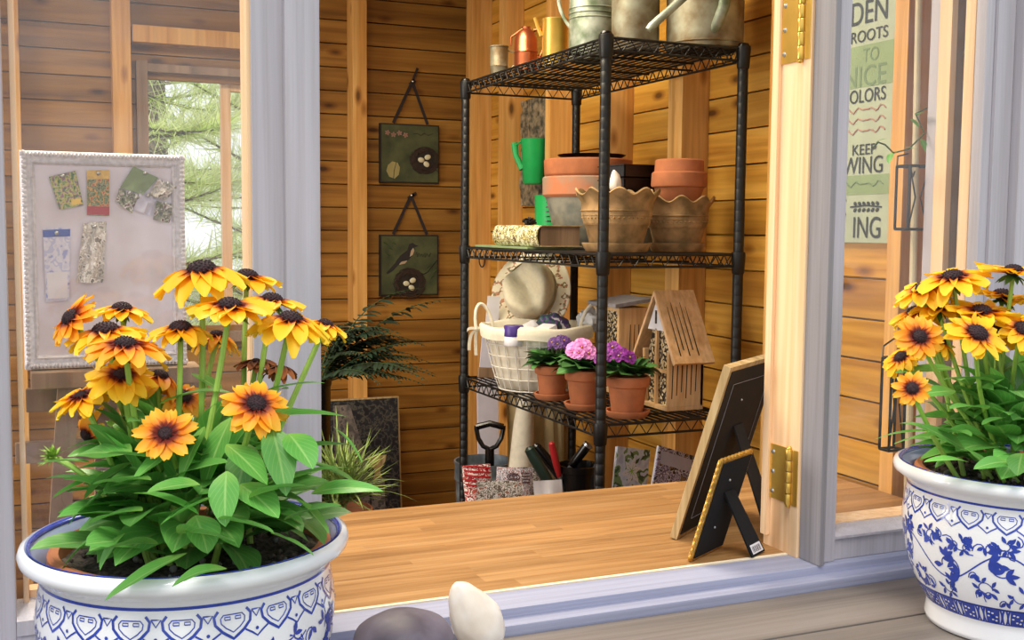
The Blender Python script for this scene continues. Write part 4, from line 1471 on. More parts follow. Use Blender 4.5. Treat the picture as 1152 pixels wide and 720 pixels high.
def bag(px0, px1, py0, Y, mat, label, seed, tilt=0.0, name='seed_packet', cat='seed packet', thick=0.012, lean=0.2, group='packets under the wire shelves', z0=None):
    """a soft filled packet standing on the bottom shelf"""
    a, b = A(px0, py0, Y), A(px1, py0, Y)
    z1 = a.z
    z0 = S4 if z0 is None else z0
    wd = (b - a).length
    rnd = random.Random(seed)
    off = Vector((rnd.uniform(0, 9), rnd.uniform(0, 9), rnd.uniform(0, 9)))
    mid = Vector(((a.x + b.x) / 2, Y, z0))
    dx = (b - a).normalized()
    h = (z1 - z0)
    bk = Vector((0, 1, 0))

    def P(u, v, s):
        u, v = min(max(u, 0.0), 1.0), min(max(v, 0.0), 1.0)
        x = (v - 0.5) * wd
        z = u * h
        puff = thick * (4 * u * (1 - u)) ** 0.6 * (4 * v * (1 - v)) ** 0.5
        n = 0.010 * mnoise.noise(Vector((u * 3, v * 3, 0)) + off) * min(1, 4 * u * (1 - u) * 2)
        ct, st = math.cos(tilt), math.sin(tilt)
        X, Z = x * ct - z * st * 1.0, z * ct + x * st
        return mid + dx * X + Vector((0, 0, max(0.001, Z + abs(wd * 0.5 * st)))) + bk * (u * lean * h * 0.5 + s * (puff + 0.001) + n)
    mb = MB().grid(lambda u, v: P(u, 1 - v, -1), 10, 10).grid(lambda u, v: P(u, v, 1), 10, 10)
    o = single(mb, name, mat, label, cat, group)
    fr_ = Vector((0, -0.0012, 0))
    if seed == 2:       # round emblem and text lines on the white packet
        e = MB()
        for R_ in (0.085, 0.055):
            e.tube([P(0.90 + R_ * math.sin(a) * wd / h, 0.42 + R_ * 2 * math.cos(a), -1) + fr_ for a in [2 * PI * i / 24 for i in range(24)]], 0.0012, 5, closed=True)
        for i in range(-1, 2):
            e.tube([P(0.90 + 0.02 * i, 0.39, -1) + fr_, P(0.90 + 0.02 * i, 0.46, -1) + fr_], 0.001, 5)
        e.build('emblem', 'seed_ink', o)
        e = MB()
        for i in range(4):
            e.tube([P(0.95 - 0.035 * i, v, -1) + fr_ for v in (0.66, 0.74, 0.82, 0.9)], 0.0012, 5)
        e.build('text_lines', 'seed_ink', o)
    if seed == 1:       # bold stripes on the red packet
        e = MB()
        for i in range(5):
            u0 = 0.72 + 0.055 * i
            e.grid(lambda u, v, u0=u0: P(u0 + 0.022 * u + 0.05 * v, 0.96 - 0.92 * v, -1) + fr_, 1, 8)
        e.build('stripes', 'red_plastic', o)
    return o


bag(530, 562, 527, 2.86, 'seed_red', 'red and white striped seed packet beside the left shelf post', 1, 0.08)
bag(557, 598, 531, 2.80, 'seed_white', 'white printed seed packet with a round emblem in the middle', 2, -0.06)
bag(588, 622, 529, 2.92, 'seed_grey', 'speckled white and brown packet behind the printed white packet', 3, 0.04)
bag(540, 590, 545, 2.70, 'seed_grey', 'low brown and cream packet lying in front of the printed packet', 4, 0.0)
bag(610, 642, 545, 2.50, 'paper_white', 'plain white paper sheet in front of the black tools', 5, 0.05, 'paper_sheet', 'sheet', 0.003)
# emblem on the white packet
# lily magazine and the catalogue behind it
def magazine(px0, py0, px1, py1, Y, h, wd, rot, mat, name, label, lean):
    a = A(px0, py0, Y)
    Z = a.z
    M = Matrix.Translation((a.x, Y, Z)) @ Matrix.Rotation(0.25, 4, 'Z') @ Matrix.Rotation(rot, 4, 'Y') @ Matrix.Rotation(lean, 4, 'X')
    t = thing(name, label, 'magazine', (a.x, Y, Z - h * 0.9), None)
    MB().box((0, 0, -h), (wd, 0.004, 0), 0, 0.0008, M).build('cover', mat, t)
    MB().box((0.001, 0.0042, -h + 0.001), (wd - 0.002, 0.010, -0.001), 0, 0, M).build('pages', 'paper_white', t)
    return t, M


t, M = magazine(695, 502, 735, 512, 2.605, 0.32, 0.125, 0.20, 'lily_paper', 'garden_magazine', 'magazine with a white lily on its cover, leaning under the shelf', -0.10)
mb = MB()
lc = Vector((0.058, -0.0012, -0.062))
for k in range(6):
    a = 2 * PI * k / 6 + 0.3
    d = Vector((math.cos(a), 0, math.sin(a)))
    s = Vector((-math.sin(a), 0, math.cos(a)))
    L = 0.042 if k % 2 else 0.036
    vs = [lc, lc + d * L * .45 + s * 0.0095, lc + d * L, lc + d * L * .45 - s * 0.0095]
    mb.add([M @ (p + Vector((0, -0.0002 * k, 0))) for p in vs], [(3, 2, 1, 0)], 0)
    mb.add([M @ (p + Vector((0, -0.002, 0))) for p in (lc + s * .002, lc + d * L * .5, lc - s * .002)], [(2, 1, 0)], 1)
    mb.add([M @ (lc + d * L * 0.55 + Vector((0, -0.0025, 0)) + q_) for q_ in (s * .0015, d * .004, -s * .0015)], [(2, 1, 0)], 2)
for k in range(9):
    rnd = random.Random(k + 40)
    c_ = Vector((rnd.uniform(.02, .11), -0.0008, rnd.choice([rnd.uniform(-.035, -.005), rnd.uniform(-.15, -.115)])))
    a = rnd.uniform(0, 6)
    d, s = Vector((math.cos(a), 0, math.sin(a))), Vector((-math.sin(a), 0, math.cos(a)))
    mb.add([M @ p for p in (c_ - d * .014, c_ + s * .005, c_ + d * .014, c_ - s * .005)], [(3, 2, 1, 0)], 3)
mb.build('cover_picture', ['paper_white', 'stem_green', 'gold_leaf', 'stem_dark'], t, smooth=False)
t, M = magazine(742, 501, 790, 520, 2.47, 0.32, 0.15, 0.32, 'catalogue', 'garden_catalogue', 'purple-grey catalogue leaning behind the lily magazine', -0.12)
MB().box((0.012, -0.0012, -0.045), (0.13, 0.0, -0.012), 0, 0, M).build('title_band', 'paper_lavender', t)

# black planter with the tools
pc = A(651, 522, 2.585)
pc = Vector((pc.x, pc.y, S4))
PH = A(651, 522, 2.585).z - S4
single(MB().lathe([(0, 0), (0.040, 0), (0.042, 0.003), (0.053, PH - 0.02), (0.057, PH - 0.018), (0.058, PH), (0.053, PH), (0.048, PH - 0.03), (0.036, 0.01), (0, 0.01)], pc, 32), 'nursery_pot', 'black_plastic', 'tall glossy black nursery pot holding hand tools by the front post', 'flower pot')


def tool(name, label, cat, pts, rad, mat, tipmat=None):
    t = thing(name, label, cat, pts[0], 'hand tools in the black pot')
    MB().tube(pts, rad, 14).build('handle', mat, t)
    if tipmat:
        p, q = Vector(pts[0]), Vector(pts[1])
        d = (q - p).normalized()
        MB().tube([p - d * 0.10, p - d * 0.04, p], [0.002, 0.006, 0.006], 8).build('blade', tipmat, t)
    return t


def line(pxa, pya, ya, pxb, pyb, yb, ts, over=0.0):
    a, b = A(pxa, pya, ya), A(pxb, pyb, yb)
    return [a.lerp(b, tq) for tq in ts]


tool('garden_shears', 'left dark green shear handle leaning out of the black pot', 'tool', line(620, 548, 2.575, 594, 503, 2.60, (0, 0.2, 0.7, 0.95, 1.0)), [0.012, 0.015, 0.0155, 0.013, 0.006], 'dark_green', 'steel')
tool('garden_shears', 'upper black shear handle with rounded end, leaning left', 'tool', line(634, 540, 2.61, 601, 500, 2.64, (0, 0.2, 0.7, 0.95, 1.0)), [0.012, 0.014, 0.0145, 0.012, 0.006], 'black_plastic', 'steel')
tool('hand_pruner', 'red-handled pruner standing in the black pot', 'tool', line(629, 536, 2.575, 620, 497, 2.575, (0, 0.3, 0.7, 0.95, 1.0)), [0.006, 0.009, 0.0095, 0.008, 0.004], 'red_plastic', 'steel')
tt = tool('hand_trowel', 'black trowel handle with a metal ring, leaning right', 'tool', line(643, 524, 2.585, 661, 501, 2.56, (0, 0.3, 0.8, 1.0)), [0.010, 0.012, 0.0125, 0.0125], 'black_plastic', 'steel')
MB().tube(line(643, 524, 2.585, 661, 501, 2.56, (0.97, 1.06)), 0.0135, 16).build('end_ring', 'steel', tt)
tool('hand_fork', 'thick black fork handle beside the front post', 'tool', line(668, 542, 2.575, 672, 520, 2.575, (0, 0.3, 0.9, 1.0)), [0.012, 0.014, 0.014, 0.008], 'black_plastic', 'steel')

# --- hung on the right wall, far end ---------------------------------------
yb0, yb1 = 3.50, 3.78
zt, zb = A(596, 108, 3.6).z, A(596, 231, 3.6).z
rnd = random.Random(11)
mb = MB().grid(lambda u, v: Vector((XW - 0.022 - 0.014 * mnoise.noise(Vector((u * 9, v * 14, 3))) - 0.012 * math.sin(PI * v), yb0 + (yb1 - yb0) * v + 0.006 * mnoise.noise(Vector((u * 14, v, 1))), zb + (zt - zb) * u)), 40, 24)
mb.box((XW - 0.012, yb0 + 0.01, zb + 0.005), (XW - 0.001, yb1 - 0.01, zt - 0.005))
single(mb, 'bark_panel', 'bark', 'rough slab of tree bark hung on the wall behind the shelves', 'bark panel')
gc = A(599, 182, 3.50)
gc.x = XW - 0.095
gz0, gz1 = A(597, 207, 3.5).z, A(597, 156, 3.5).z
t = thing('green_watering_can', 'small bright green can hanging against the bark panel', 'watering can', (gc.x, gc.y, gz0))
MB().lathe([(0, 0), (0.035, 0), (0.038, 0.004), (0.046, gz1 - gz0 - 0.004), (0.048, gz1 - gz0), (0.044, gz1 - gz0), (0.034, 0.008), (0, 0.008)], (gc.x, gc.y, gz0), 28).build('can_body', 'green_plastic', t)
MB().tube([(gc.x - 0.036, gc.y + 0.02, gz0 + 0.05), (gc.x - 0.052, gc.y + 0.04, gz0 + 0.10), (gc.x - 0.054, gc.y + 0.046, gz0 + 0.14)], [0.011, 0.010, 0.012], 10).build('spout', 'green_plastic', t)
MB().tube([(gc.x - 0.042, gc.y + 0.012, gz0 + 0.145), (gc.x - 0.053, gc.y + 0.043, gz0 + 0.13)], 0.004, 6).build('spout_brace', 'green_plastic', t)
MB().tube([(gc.x + 0.04, gc.y + 0.005, gz1 - 0.01), (gc.x + 0.055, gc.y, gz1 + 0.02), (XW - 0.03, gc.y, gz1 + 0.02)], 0.003, 6).build('wire_hook', 'black_wire', t)

# ================================================================== back wall
def ribbon(mb, p, q, wd, nrm):
    p, q = Vector(p), Vector(q)
    d = (q - p).normalized()
    s = d.cross(Vector(nrm)).normalized() * wd
    n = Vector(nrm) * 0.0008
    mb.add([p - s, p + s, q + s, q - s], [(0, 1, 2, 3)])
    mb.add([p - s - n, p + s - n, q + s - n, q - s - n], [(3, 2, 1, 0)])


def plaque(pxl, pxr, pyt, pyb, pxn, pyn, label, kind):
    Yp = YB - 0.022
    a, b = A(pxl, pyt, Yp), A(pxr, pyb, Yp)
    x0, x1, z1, z0 = a.x, b.x, a.z, b.z
    W, H = x1 - x0, z1 - z0
    t = thing('hanging_plaque', label, 'plaque', ((x0 + x1) / 2, YB - 0.012, z0), 'bird nest plaques on the back wall')
    MB().box((x0, Yp, z0), (x1, YB - 0.003, z1), 0, 0.002).build('panel_edge', 'plaque_edge', t)
    MB().box((x0 + 0.006, Yp - 0.0015, z0 + 0.006), (x1 - 0.006, Yp + 0.001, z1 - 0.006)).build('painted_panel', 'plaque_green', t, smooth=False)
    nail = A(pxn, pyn, YB - 0.006)
    rb = MB()
    y_ = YB - 0.010
    ribbon(rb, (x0 + 0.22 * W, y_ - 0.012, z1 + 0.002), (nail.x, y_, nail.z), 0.006, (0, -1, 0))
    ribbon(rb, (x1 - 0.2 * W, y_ - 0.012, z1 + 0.002), (nail.x, y_, nail.z), 0.006, (0, -1, 0))
    ribbon(rb, (nail.x - .002, y_ - 0.001, nail.z - 0.004), (nail.x + 0.022, y_ - 0.001, nail.z + (0.055 if kind == 0 else 0.012)), 0.005, (0, -1, 0))
    ribbon(rb, (nail.x - .012, y_ - 0.001, nail.z - 0.012), (nail.x + 0.012, y_ - 0.001, nail.z + 0.006), 0.006, (0, -1, 0))
    rb.build('hanging_ribbon', 'ribbon_dark', t, smooth=False)
    MB().tube([(nail.x, YB + 0.002, nail.z), (nail.x, YB - 0.016, nail.z)], 0.003, 8).ball((nail.x, YB - 0.016, nail.z), 0.005, 8, 5).build('nail', 'steel', t)
    yy = Yp - 0.002

    def U(u, v, dy=0.0):
        return Vector((x0 + W * u, yy - dy, z1 - H * v))
    nest = MB()
    nu, nv, nr = ((0.745, 0.60, 0.22) if kind == 0 else (0.50, 0.80, 0.24))
    rnd = random.Random(kind + 5)
    for i in range(46):
        ph, rr = rnd.uniform(0, 6.3), nr * rnd.uniform(0.72, 1.12)
        ln = rnd.uniform(1.0, 3.4)
        ec = rnd.uniform(0.8, 1.0)
        pts = [U(nu + rr * math.cos(ph + ln * k / 9) * (1 + 0.1 * math.sin(3 * k)), nv + rr * ec * math.sin(ph + ln * k / 9), 0.001 + 0.004 * rnd.random()) for k in range(10)]
        nest.tube(pts, rnd.uniform(0.0009, 0.0018), 5)
    nb_ = MB().disc(nr * W * 0.80, 0, U(nu, nv, 0.0005), 28, 0, M=Matrix.Rotation(PI / 2, 3, 'X'))
    nest.add(nb_.v, nb_.f, 1)
    nest.build('nest', ['twig', 'plaque_edge'], t)
    for (du, dv, ro) in ((-0.06, 0.0, 0.2), (0.05, -0.05, -0.3), (0.03, 0.07, 0.6)):
        MB().ball(U(nu + du, nv + dv, 0.003), (0.0135, 0.004, 0.0105), 14, 8, M=Matrix.Rotation(ro, 3, 'Y')).build('egg', 'egg', t)
    arts = [MB() for _ in range(6)]
    AN = ('flower_motif', 'leaf_motif', 'lettering', 'bird_motif', 'bird_breast', 'leaf_sprigs')

    def blob(pts, mi, dy=0.0006):
        arts[mi].add([U(u, v, dy) for u, v in pts], [tuple(range(len(pts)))[::-1]], 0)
    if kind == 0:
        for k in range(4):                      # small flowers across the top
            cu, cv = 0.12 + 0.10 * k, 0.16 + 0.03 * (k % 2)
            for j in range(5):
                a = 2 * PI * j / 5 + k
                d_, s_ = (math.cos(a), math.sin(a)), (-math.sin(a), math.cos(a))
                blob([(cu, cv), (cu + .03 * d_[0] + .016 * s_[0], cv + .03 * d_[1] + .016 * s_[1]), (cu + .05 * d_[0], cv + .05 * d_[1]), (cu + .03 * d_[0] - .016 * s_[0], cv + .03 * d_[1] - .016 * s_[1])], 0, 0.0006 + 0.0002 * j)
        blob([(0.10, 0.80), (0.13, 0.70), (0.20, 0.64), (0.29, 0.66), (0.33, 0.74), (0.31, 0.86), (0.24, 0.93), (0.15, 0.90)], 1)
        arts[2].tube([U(.22, .95, .001), U(.23, .8, .001), U(.27, .64, .001)], 0.0012, 5)
        arts[2].tube([U(.55, .17, .001), U(.62, .15, .001), U(.68, .19, .001), U(.74, .14, .001), U(.8, .18, .001), U(.88, .15, .001)], 0.001, 5)
        arts[2].tube([U(.86, .62, .003), U(.92, .72, .003), U(.97, .8, .003)], 0.0014, 5)
    else:
        blob([(0.26, 0.44), (0.34, 0.34), (0.46, 0.25), (0.53, 0.20), (0.56, 0.24), (0.55, 0.34), (0.46, 0.43), (0.34, 0.47)], 3)   # body
        blob([(0.30, 0.46), (0.36, 0.44), (0.46, 0.42), (0.42, 0.47), (0.33, 0.49)], 4, 0.0012)
        blob([(0.28, 0.43), (0.36, 0.37), (0.42, 0.38), (0.22, 0.58), (0.12, 0.64), (0.10, 0.62)], 3, 0.0014)      # wing and tail
        blob([(0.46, 0.24), (0.49, 0.15), (0.55, 0.13), (0.59, 0.16), (0.65, 0.18), (0.58, 0.20), (0.56, 0.25)], 3, 0.0016)   # head and beak
        blob([(0.52, 0.26), (0.56, 0.21), (0.58, 0.26), (0.55, 0.33), (0.50, 0.36)], 4, 0.0018)
        arts[2].tube([U(.97, .42, .001), U(.86, .55, .001), U(.80, .62, .001), U(.72, .66, .001)], 0.0013, 5)
        for (u, v) in ((.9, .48), (.84, .60), (.92, .62), (.78, .56), (.86, .72)):
            arts[5].tube([U(u, v, .001), U(u + .05, v - .05, .001)], 0.0016, 5)
        for (u, v) in ((.06, .12), (.14, .2), (.2, .12), (.1, .3)):
            arts[5].tube([U(u, v, .001), U(u + .06, v + .03, .001)], 0.002, 5)
        pts = [(.60, .33), (.62, .28), (.63, .36), (.66, .30), (.68, .36), (.70, .31), (.72, .36), (.76, .30), (.76, .37), (.80, .31), (.83, .36), (.86, .30)]
        arts[2].tube([U(u, v, .001) for u, v in pts], 0.0011, 5)
    for am, an, mt in zip(arts, AN, ['rose_faded', 'ink_gold', 'plaque_edge', 'bird_dark', 'bird_pale', 'stem_dark']):
        if am.v:
            am.build(an, mt, t, smooth=False)
    return t


plaque(427.5, 494, 138, 207, 463.5, 92, 'upper hanging plaque, with a nest of eggs at right', 0)
plaque(427.5, 493, 264, 332, 462, 220, 'lower hanging plaque, with a bird above a nest', 1)

# leaning painting at the foot of the back wall
Yq = 4.14
a, b = A(372, 452, Yq), A(453.5, 452, Yq)
H = a.z
W = b.x - a.x
M = Matrix.Translation((a.x, Yq - 0.03, 0.0)) @ Matrix.Rotation(-0.10, 4, 'X')
t = thing('framed_painting', 'dark unframed garden painting leaning on the back wall', 'painting', ((a.x + b.x) / 2, Yq - 0.03, 0.0))
HH = H / math.cos(0.10)
MB().box((0, 0.004, 0), (W, 0.03, HH), 0, 0.002, M).build('stretcher_frame', 'frame_wood', t)
mb = MB().box((0.006, 0.0, 0.006), (W - 0.008, 0.004, HH - 0.006), 0, 0, M)
mb.add([M @ Vector(p) for p in ((0.02, -0.0008, 0.02), (W * 0.62, -0.0008, 0.02), (W * 0.50, -0.0008, HH * 0.72), (0.30 * W, -0.0008, HH * 0.97), (0.02, -0.0008, HH * 0.97))], [(0, 1, 2, 3, 4)], 1)
mb.lathe([(0.02, 0), (0.012, 0.03), (0.034, 0.07), (0.042, 0.10), (0.03, 0.11)], (0, 0, 0), 20, 2, M=None) if False else None
u0, v0 = W * 0.66, HH * 0.60
urn = [(-0.018, 0), (0.018, 0), (0.010, 0.03), (0.032, 0.065), (0.038, 0.09), (-0.038, 0.09), (-0.032, 0.065), (-0.010, 0.03)]
mb.add([M @ Vector((u0 + x, -0.0014, v0 + z)) for x, z in urn], [tuple(range(8))], 2)
mb.add([M @ Vector((u0 + x, -0.0014, v0 - 0.30 + z)) for x, z in ((-.03, 0), (.03, 0), (.026, .30), (-.026, .30))], [(0, 1, 2, 3)], 1)
mb.build('canvas_picture', ['painting', 'painting_path', 'frame_wood'], t, smooth=False)

# fern on a tall pot
def fern(c, h, n, seed):
    rnd = random.Random(seed)
    c = Vector(c)
    t = thing('potted_fern', 'dark green fern with arching fronds in front of the back wall', 'fern', c)
    MB().lathe([(0, 0), (0.05, 0), (0.052, 0.005), (0.058, h - 0.03), (0.062, h - 0.02), (0.062, h), (0.056, h), (0.054, h - 0.03), (0.045, 0.02), (0, 0.02)], c, 32).build('tall_pot', 'black_plastic', t)
    MB().disc(0.0545, h - 0.02, c).build('soil', 'soil', t)
    lv = MB()
    for i in range(n):
        a = rnd.uniform(0, 2 * PI)
        if i >= 4 and i % 3:
            a = rnd.uniform(-1.2, 0.6)
        if i < 4:
            a = (-0.05, 0.35, -0.5, 0.1)[i]
        el = rnd.uniform(0.3, 1.45) if i >= 4 else (0.95, 0.55, 0.75, 1.2)[i]
        L = rnd.uniform(0.26, 0.46) if i >= 4 else (0.56, 0.42, 0.36, 0.54)[i]
        d = Vector((math.cos(a) * math.cos(el), math.sin(a) * math.cos(el), math.sin(el)))
        hz = Vector((math.cos(a), math.sin(a), 0))
        p0 = c + Vector((0.03 * math.cos(a), 0.03 * math.sin(a), h - 0.02))
        p1 = p0 + d * L * 0.62
        p2 = p0 + d * L * 0.72 + hz * L * 0.42 - Vector((0, 0, L * (0.10 if i < 4 else 0.3)))
        pts = bez(p0, p1, p2, 22)
        lv.tube(pts, [0.0028 * (1 - 0.8 * k / 22) for k in range(23)], 5, 1)
        for k in range(3, 22):
            tg = (pts[min(k + 1, 22)] - pts[k - 1]).normalized()
            s = tg.cross(Vector((0, 0, 1)))
            s = s.normalized() if s.length > 0.05 else Vector((1, 0, 0))
            u = k / 22
            ll = 0.068 * math.sin(PI * min(1, 0.12 + u * 0.95)) * (L / 0.35)
            for sg in (-1, 1):
                leafy(lv, pts[k], s * sg + tg * 0.6 + Vector((0, 0, rnd.uniform(-.25, .1))), max(0.012, ll * 0.8), max(0.005, ll * 0.2), 0.5, rnd, 0, 0.2, 4, 2)
    lv.build('fronds', ['leaf_fern', 'stem_dark'], t, angle=3)


fp = A(352, 425, 3.62)
fern((fp.x, 3.62, 0.0), fp.z, 42, 9)

# spiky houseplant, brighter, behind the big planter
sp0 = A(380, 572, 2.62)
t = thing('spiky_houseplant', 'pale green spiky houseplant right behind the mullion post', 'houseplant', (sp0.x, 2.62, 0.0))
MB().lathe([(0, 0), (0.07, 0), (0.08, sp0.z - 0.02), (0.085, sp0.z), (0.08, sp0.z), (0.07, 0.02), (0, 0.02)], (sp0.x, 2.62, 0), 28).build('tall_pot', 'terracotta', t)
lv = MB()
rnd = random.Random(21)
for i in range(330):
    a = rnd.uniform(0, 2 * PI)
    el = rnd.uniform(0.05, 1.4)
    d = Vector((math.cos(a) * math.cos(el), math.sin(a) * math.cos(el), math.sin(el)))
    leafy(lv, (sp0.x + rnd.uniform(-.03, .03), 2.62 + rnd.uniform(-.03, .03), sp0.z + rnd.uniform(0, 0.06)), d, rnd.uniform(0.10, 0.20), 0.0048, rnd.uniform(-.3, .9), rnd, 0, 0.2, 5, 2)
lv.build('spiky_leaves', 'leaf_spike', t, angle=3)

# ================================================================== pinboard on an easel (behind the left pane)
Yk = 2.24
a, b = A(21, 168, Yk), A(212, 410, Yk)
x0, x1, z1, z0 = a.x, b.x, a.z, b.z
t = thing('pin_board', 'lavender cloth pinboard in an ornate silver frame, behind the left window', 'pinboard', ((x0 + x1) / 2, Yk + 0.012, z0))
fwid = 0.026
mb = MB()
prof = [(0, 0.022), (0.002, 0.004), (0.007, 0.0), (0.012, 0.004), (0.018, 0.006), (0.022, 0.003), (fwid, 0.010), (fwid, 0.022)]


def frame_ring(mb, x0, x1, z0, z1, y, prof, mi=0):
    vs, fs = [], []
    for (i, d) in prof:
        vs += [Vector((x0 + i, y + d, z0 + i)), Vector((x1 - i, y + d, z0 + i)), Vector((x1 - i, y + d, z1 - i)), Vector((x0 + i, y + d, z1 - i))]
    for k in range(len(prof) - 1):
        for j in range(4):
            fs.append((k * 4 + j, k * 4 + (j + 1) % 4, (k + 1) * 4 + (j + 1) % 4, (k + 1) * 4 + j))
    mb.add(vs, fs, mi)


frame_ring(mb, x0, x1, z0, z1, Yk, prof)
for side in range(4):
    n = 46
    for i in range(n):
        f = (i + 0.5) / n
        if side < 2:
            p = Vector((x0 + (x1 - x0) * f, Yk + 0.001, (z0 + 0.007, z1 - 0.007)[side]))
            r = ((x1 - x0) / n * 0.48, 0.003, 0.005)
        else:
            p = Vector(((x0 + 0.007, x1 - 0.007)[side - 2], Yk + 0.001, z0 + (z1 - z0) * f))
            r = (0.005, 0.003, (z1 - z0) / n * 0.48)
        mb.ball(p, r, 8, 5)
mb.build('ornate_frame', 'silver_leaf', t)
MB().box((x0 + fwid - 0.004, Yk + 0.012, z0 + fwid - 0.004), (x1 - fwid + 0.004, Yk + 0.024, z1 - fwid + 0.004)).build('cloth_panel', 'pin_cloth', t, smooth=False)
BX0, BX1, BZ0, BZ1 = x0, x1, z0, z1


def pinned(quad, mat, name, label, cat, thick=0.0012, curl=0.0, pin=True, n=8, group='papers on the pinboard'):
    q = [A(px, py, Yk + 0.0085) for px, py in quad]     # tl, tr, br, bl
    base = (q[2] + q[3]) / 2
    t = thing(name, label, cat, base, group)

    def fn(u, v):
        p = q[0].lerp(q[1], v).lerp(q[3].lerp(q[2], v), u)
        return p + Vector((0, -curl * (0.5 + 0.5 * math.sin(v * 9 + u * 4)) * u - curl * 0.8 * mnoise.noise(Vector((u * 4, v * 4, len(label)))) - 0.0004, 0))
    MB().grid(fn, n, n).grid(lambda u, v: fn(u, 1 - v) + Vector((0, thick, 0)), n, n).build('printed_sheet', mat, t, angle=0.5)
    if pin:
        c = fn(0.07, 0.5)
        MB().ball(c + Vector((0, -0.004, 0)), 0.0038, 10, 6).tube([c, c + Vector((0, 0.004, 0))], 0.001, 5).build('push_pin', 'steel', t)
    return t, fn, q


t_, fn, q = pinned(((55, 199), (85, 192), (94, 231), (67, 236)), 'packet_green', 'seed_packet', 'green seed packet with flowers, pinned at the upper left', 'seed packet')
MB().grid(lambda u, v: fn(0.78 + 0.16 * u, 0.55 + 0.38 * v) + Vector((0, -0.0006, 0)), 2, 2).build('price_patch', 'brass', t_)
t_, fn, q = pinned(((98, 192), (123, 191), (123, 243), (98, 242)), 'packet_ochre', 'seed_packet', 'yellow-topped seed packet, second from left on the pinboard', 'seed packet')
MB().grid(lambda u, v: fn(0.0 + 0.2 * u, v) + Vector((0, -0.0006, 0)), 2, 2).build('title_band', 'gold_leaf', t_)
MB().grid(lambda u, v: fn(0.80 + 0.18 * u, v) + Vector((0, -0.0006, 0)), 2, 2).build('bottom_band', 'red_plastic', t_)
pinned(((150, 187), (178, 200), (161, 219), (135, 211)), 'sign_green', 'garden_photo', 'green garden photo pinned at the upper right of the board', 'photo', curl=0.004)
pinned(((178, 201), (200, 210), (186, 226), (168, 219)), 'foil', 'garden_photo', 'crumpled grey photo at the right edge of the board', 'photo', curl=0.010)
pinned(((134, 212), (158, 220), (148, 240), (130, 226)), 'packet_photo', 'garden_photo', 'dark streaky photo below the green garden photo', 'photo', curl=0.009)
pinned(((158, 214), (176, 224), (168, 242), (150, 236)), 'paper_lavender', 'garden_photo', 'small lavender photo in the middle of the photo cluster', 'photo', curl=0.006)
pinned(((176, 226), (197, 230), (190, 251), (172, 247)), 'packet_photo', 'garden_photo', 'lowest photo of the cluster, at the board\'s right', 'photo', curl=0.008)
t_, fn, q = pinned(((48, 257), (79, 256), (78, 338), (52, 340)), 'packet_blue', 'seed_packet', 'tall pale blue seed packet pinned at the lower left', 'seed packet')
MB().grid(lambda u, v: fn(0.02 + 0.10 * u, v) + Vector((0, -0.0006, 0)), 2, 2).build('title_band', 'blue_glaze', t_)
MB().grid(lambda u, v: fn(0.60 + 0.36 * u, 0.08 + 0.84 * v) + Vector((0, -0.0006, 0)), 2, 2).build('text_panel', 'paper_white', t_)
pinned(((94, 251), (120, 249), (116, 318), (86, 318)), 'foil', 'foil_packet', 'crumpled silvery foil packet pinned beside the blue packet', 'seed packet', curl=0.012, n=14)

# the easel that carries it
t = thing('wooden_easel', 'worn wooden easel carrying the silver-framed pinboard', 'easel', ((BX0 + BX1) / 2, Yk + 0.1, 0.0))
mb = MB()
zt_ = BZ0
mb.box((BX0 + 0.01, Yk - 0.035, zt_ - 0.032), (BX1 + 0.02, Yk + 0.06, zt_ - 0.0008), 0, 0.003)
mb.build('ledge', 'easel_wood', t)
MB().box((BX0 + 0.0, Yk + 0.04, zt_ - 0.085), (BX1 + 0.03, Yk + 0.06, zt_ - 0.040), 0, 0.003).build('upper_rail', 'easel_wood', t)
for (xa, xb) in ((BX0 + 0.075, BX0 + 0.045), (BX1 - 0.07, BX1 - 0.03)):
    M_ = MB()
    for k in range(1):
        vs = []
        for (z, xc) in ((0.0, xb - 0.06), (zt_ - 0.03, xa)):
            for dx_, dy_ in ((-0.019, 0.0), (0.019, 0.0), (0.019, 0.035), (-0.019, 0.035)):
                vs.append((xc + dx_, Yk - 0.012 + dy_, z))
        M_.add(vs, [(3, 2, 1, 0), (4, 5, 6, 7), (0, 1, 5, 4), (1, 2, 6, 5), (2, 3, 7, 6), (3, 0, 4, 7)])
    M_.build('leg', 'easel_wood', t, smooth=False)
vs = []
for (z, yc) in ((0.0, Yk + 0.55), (zt_ + 0.1, Yk + 0.045)):
    for dx_, dy_ in ((-0.02, 0.0), (0.02, 0.0), (0.02, 0.03), (-0.02, 0.03)):
        vs.append(((BX0 + BX1) / 2 + dx_, yc + dy_, z))
MB().add(vs, [(3, 2, 1, 0), (4, 5, 6, 7), (0, 1, 5, 4), (1, 2, 6, 5), (2, 3, 7, 6), (3, 0, 4, 7)]).build('leg', 'easel_wood', t, smooth=False)
zc = A(40, 512, Yk).z
MB().box((BX0 - 0.02, Yk + 0.022, zc - 0.02), (BX1 + 0.05, Yk + 0.042, zc + 0.02), 0, 0.003).build('lower_rail', 'easel_wood', t)

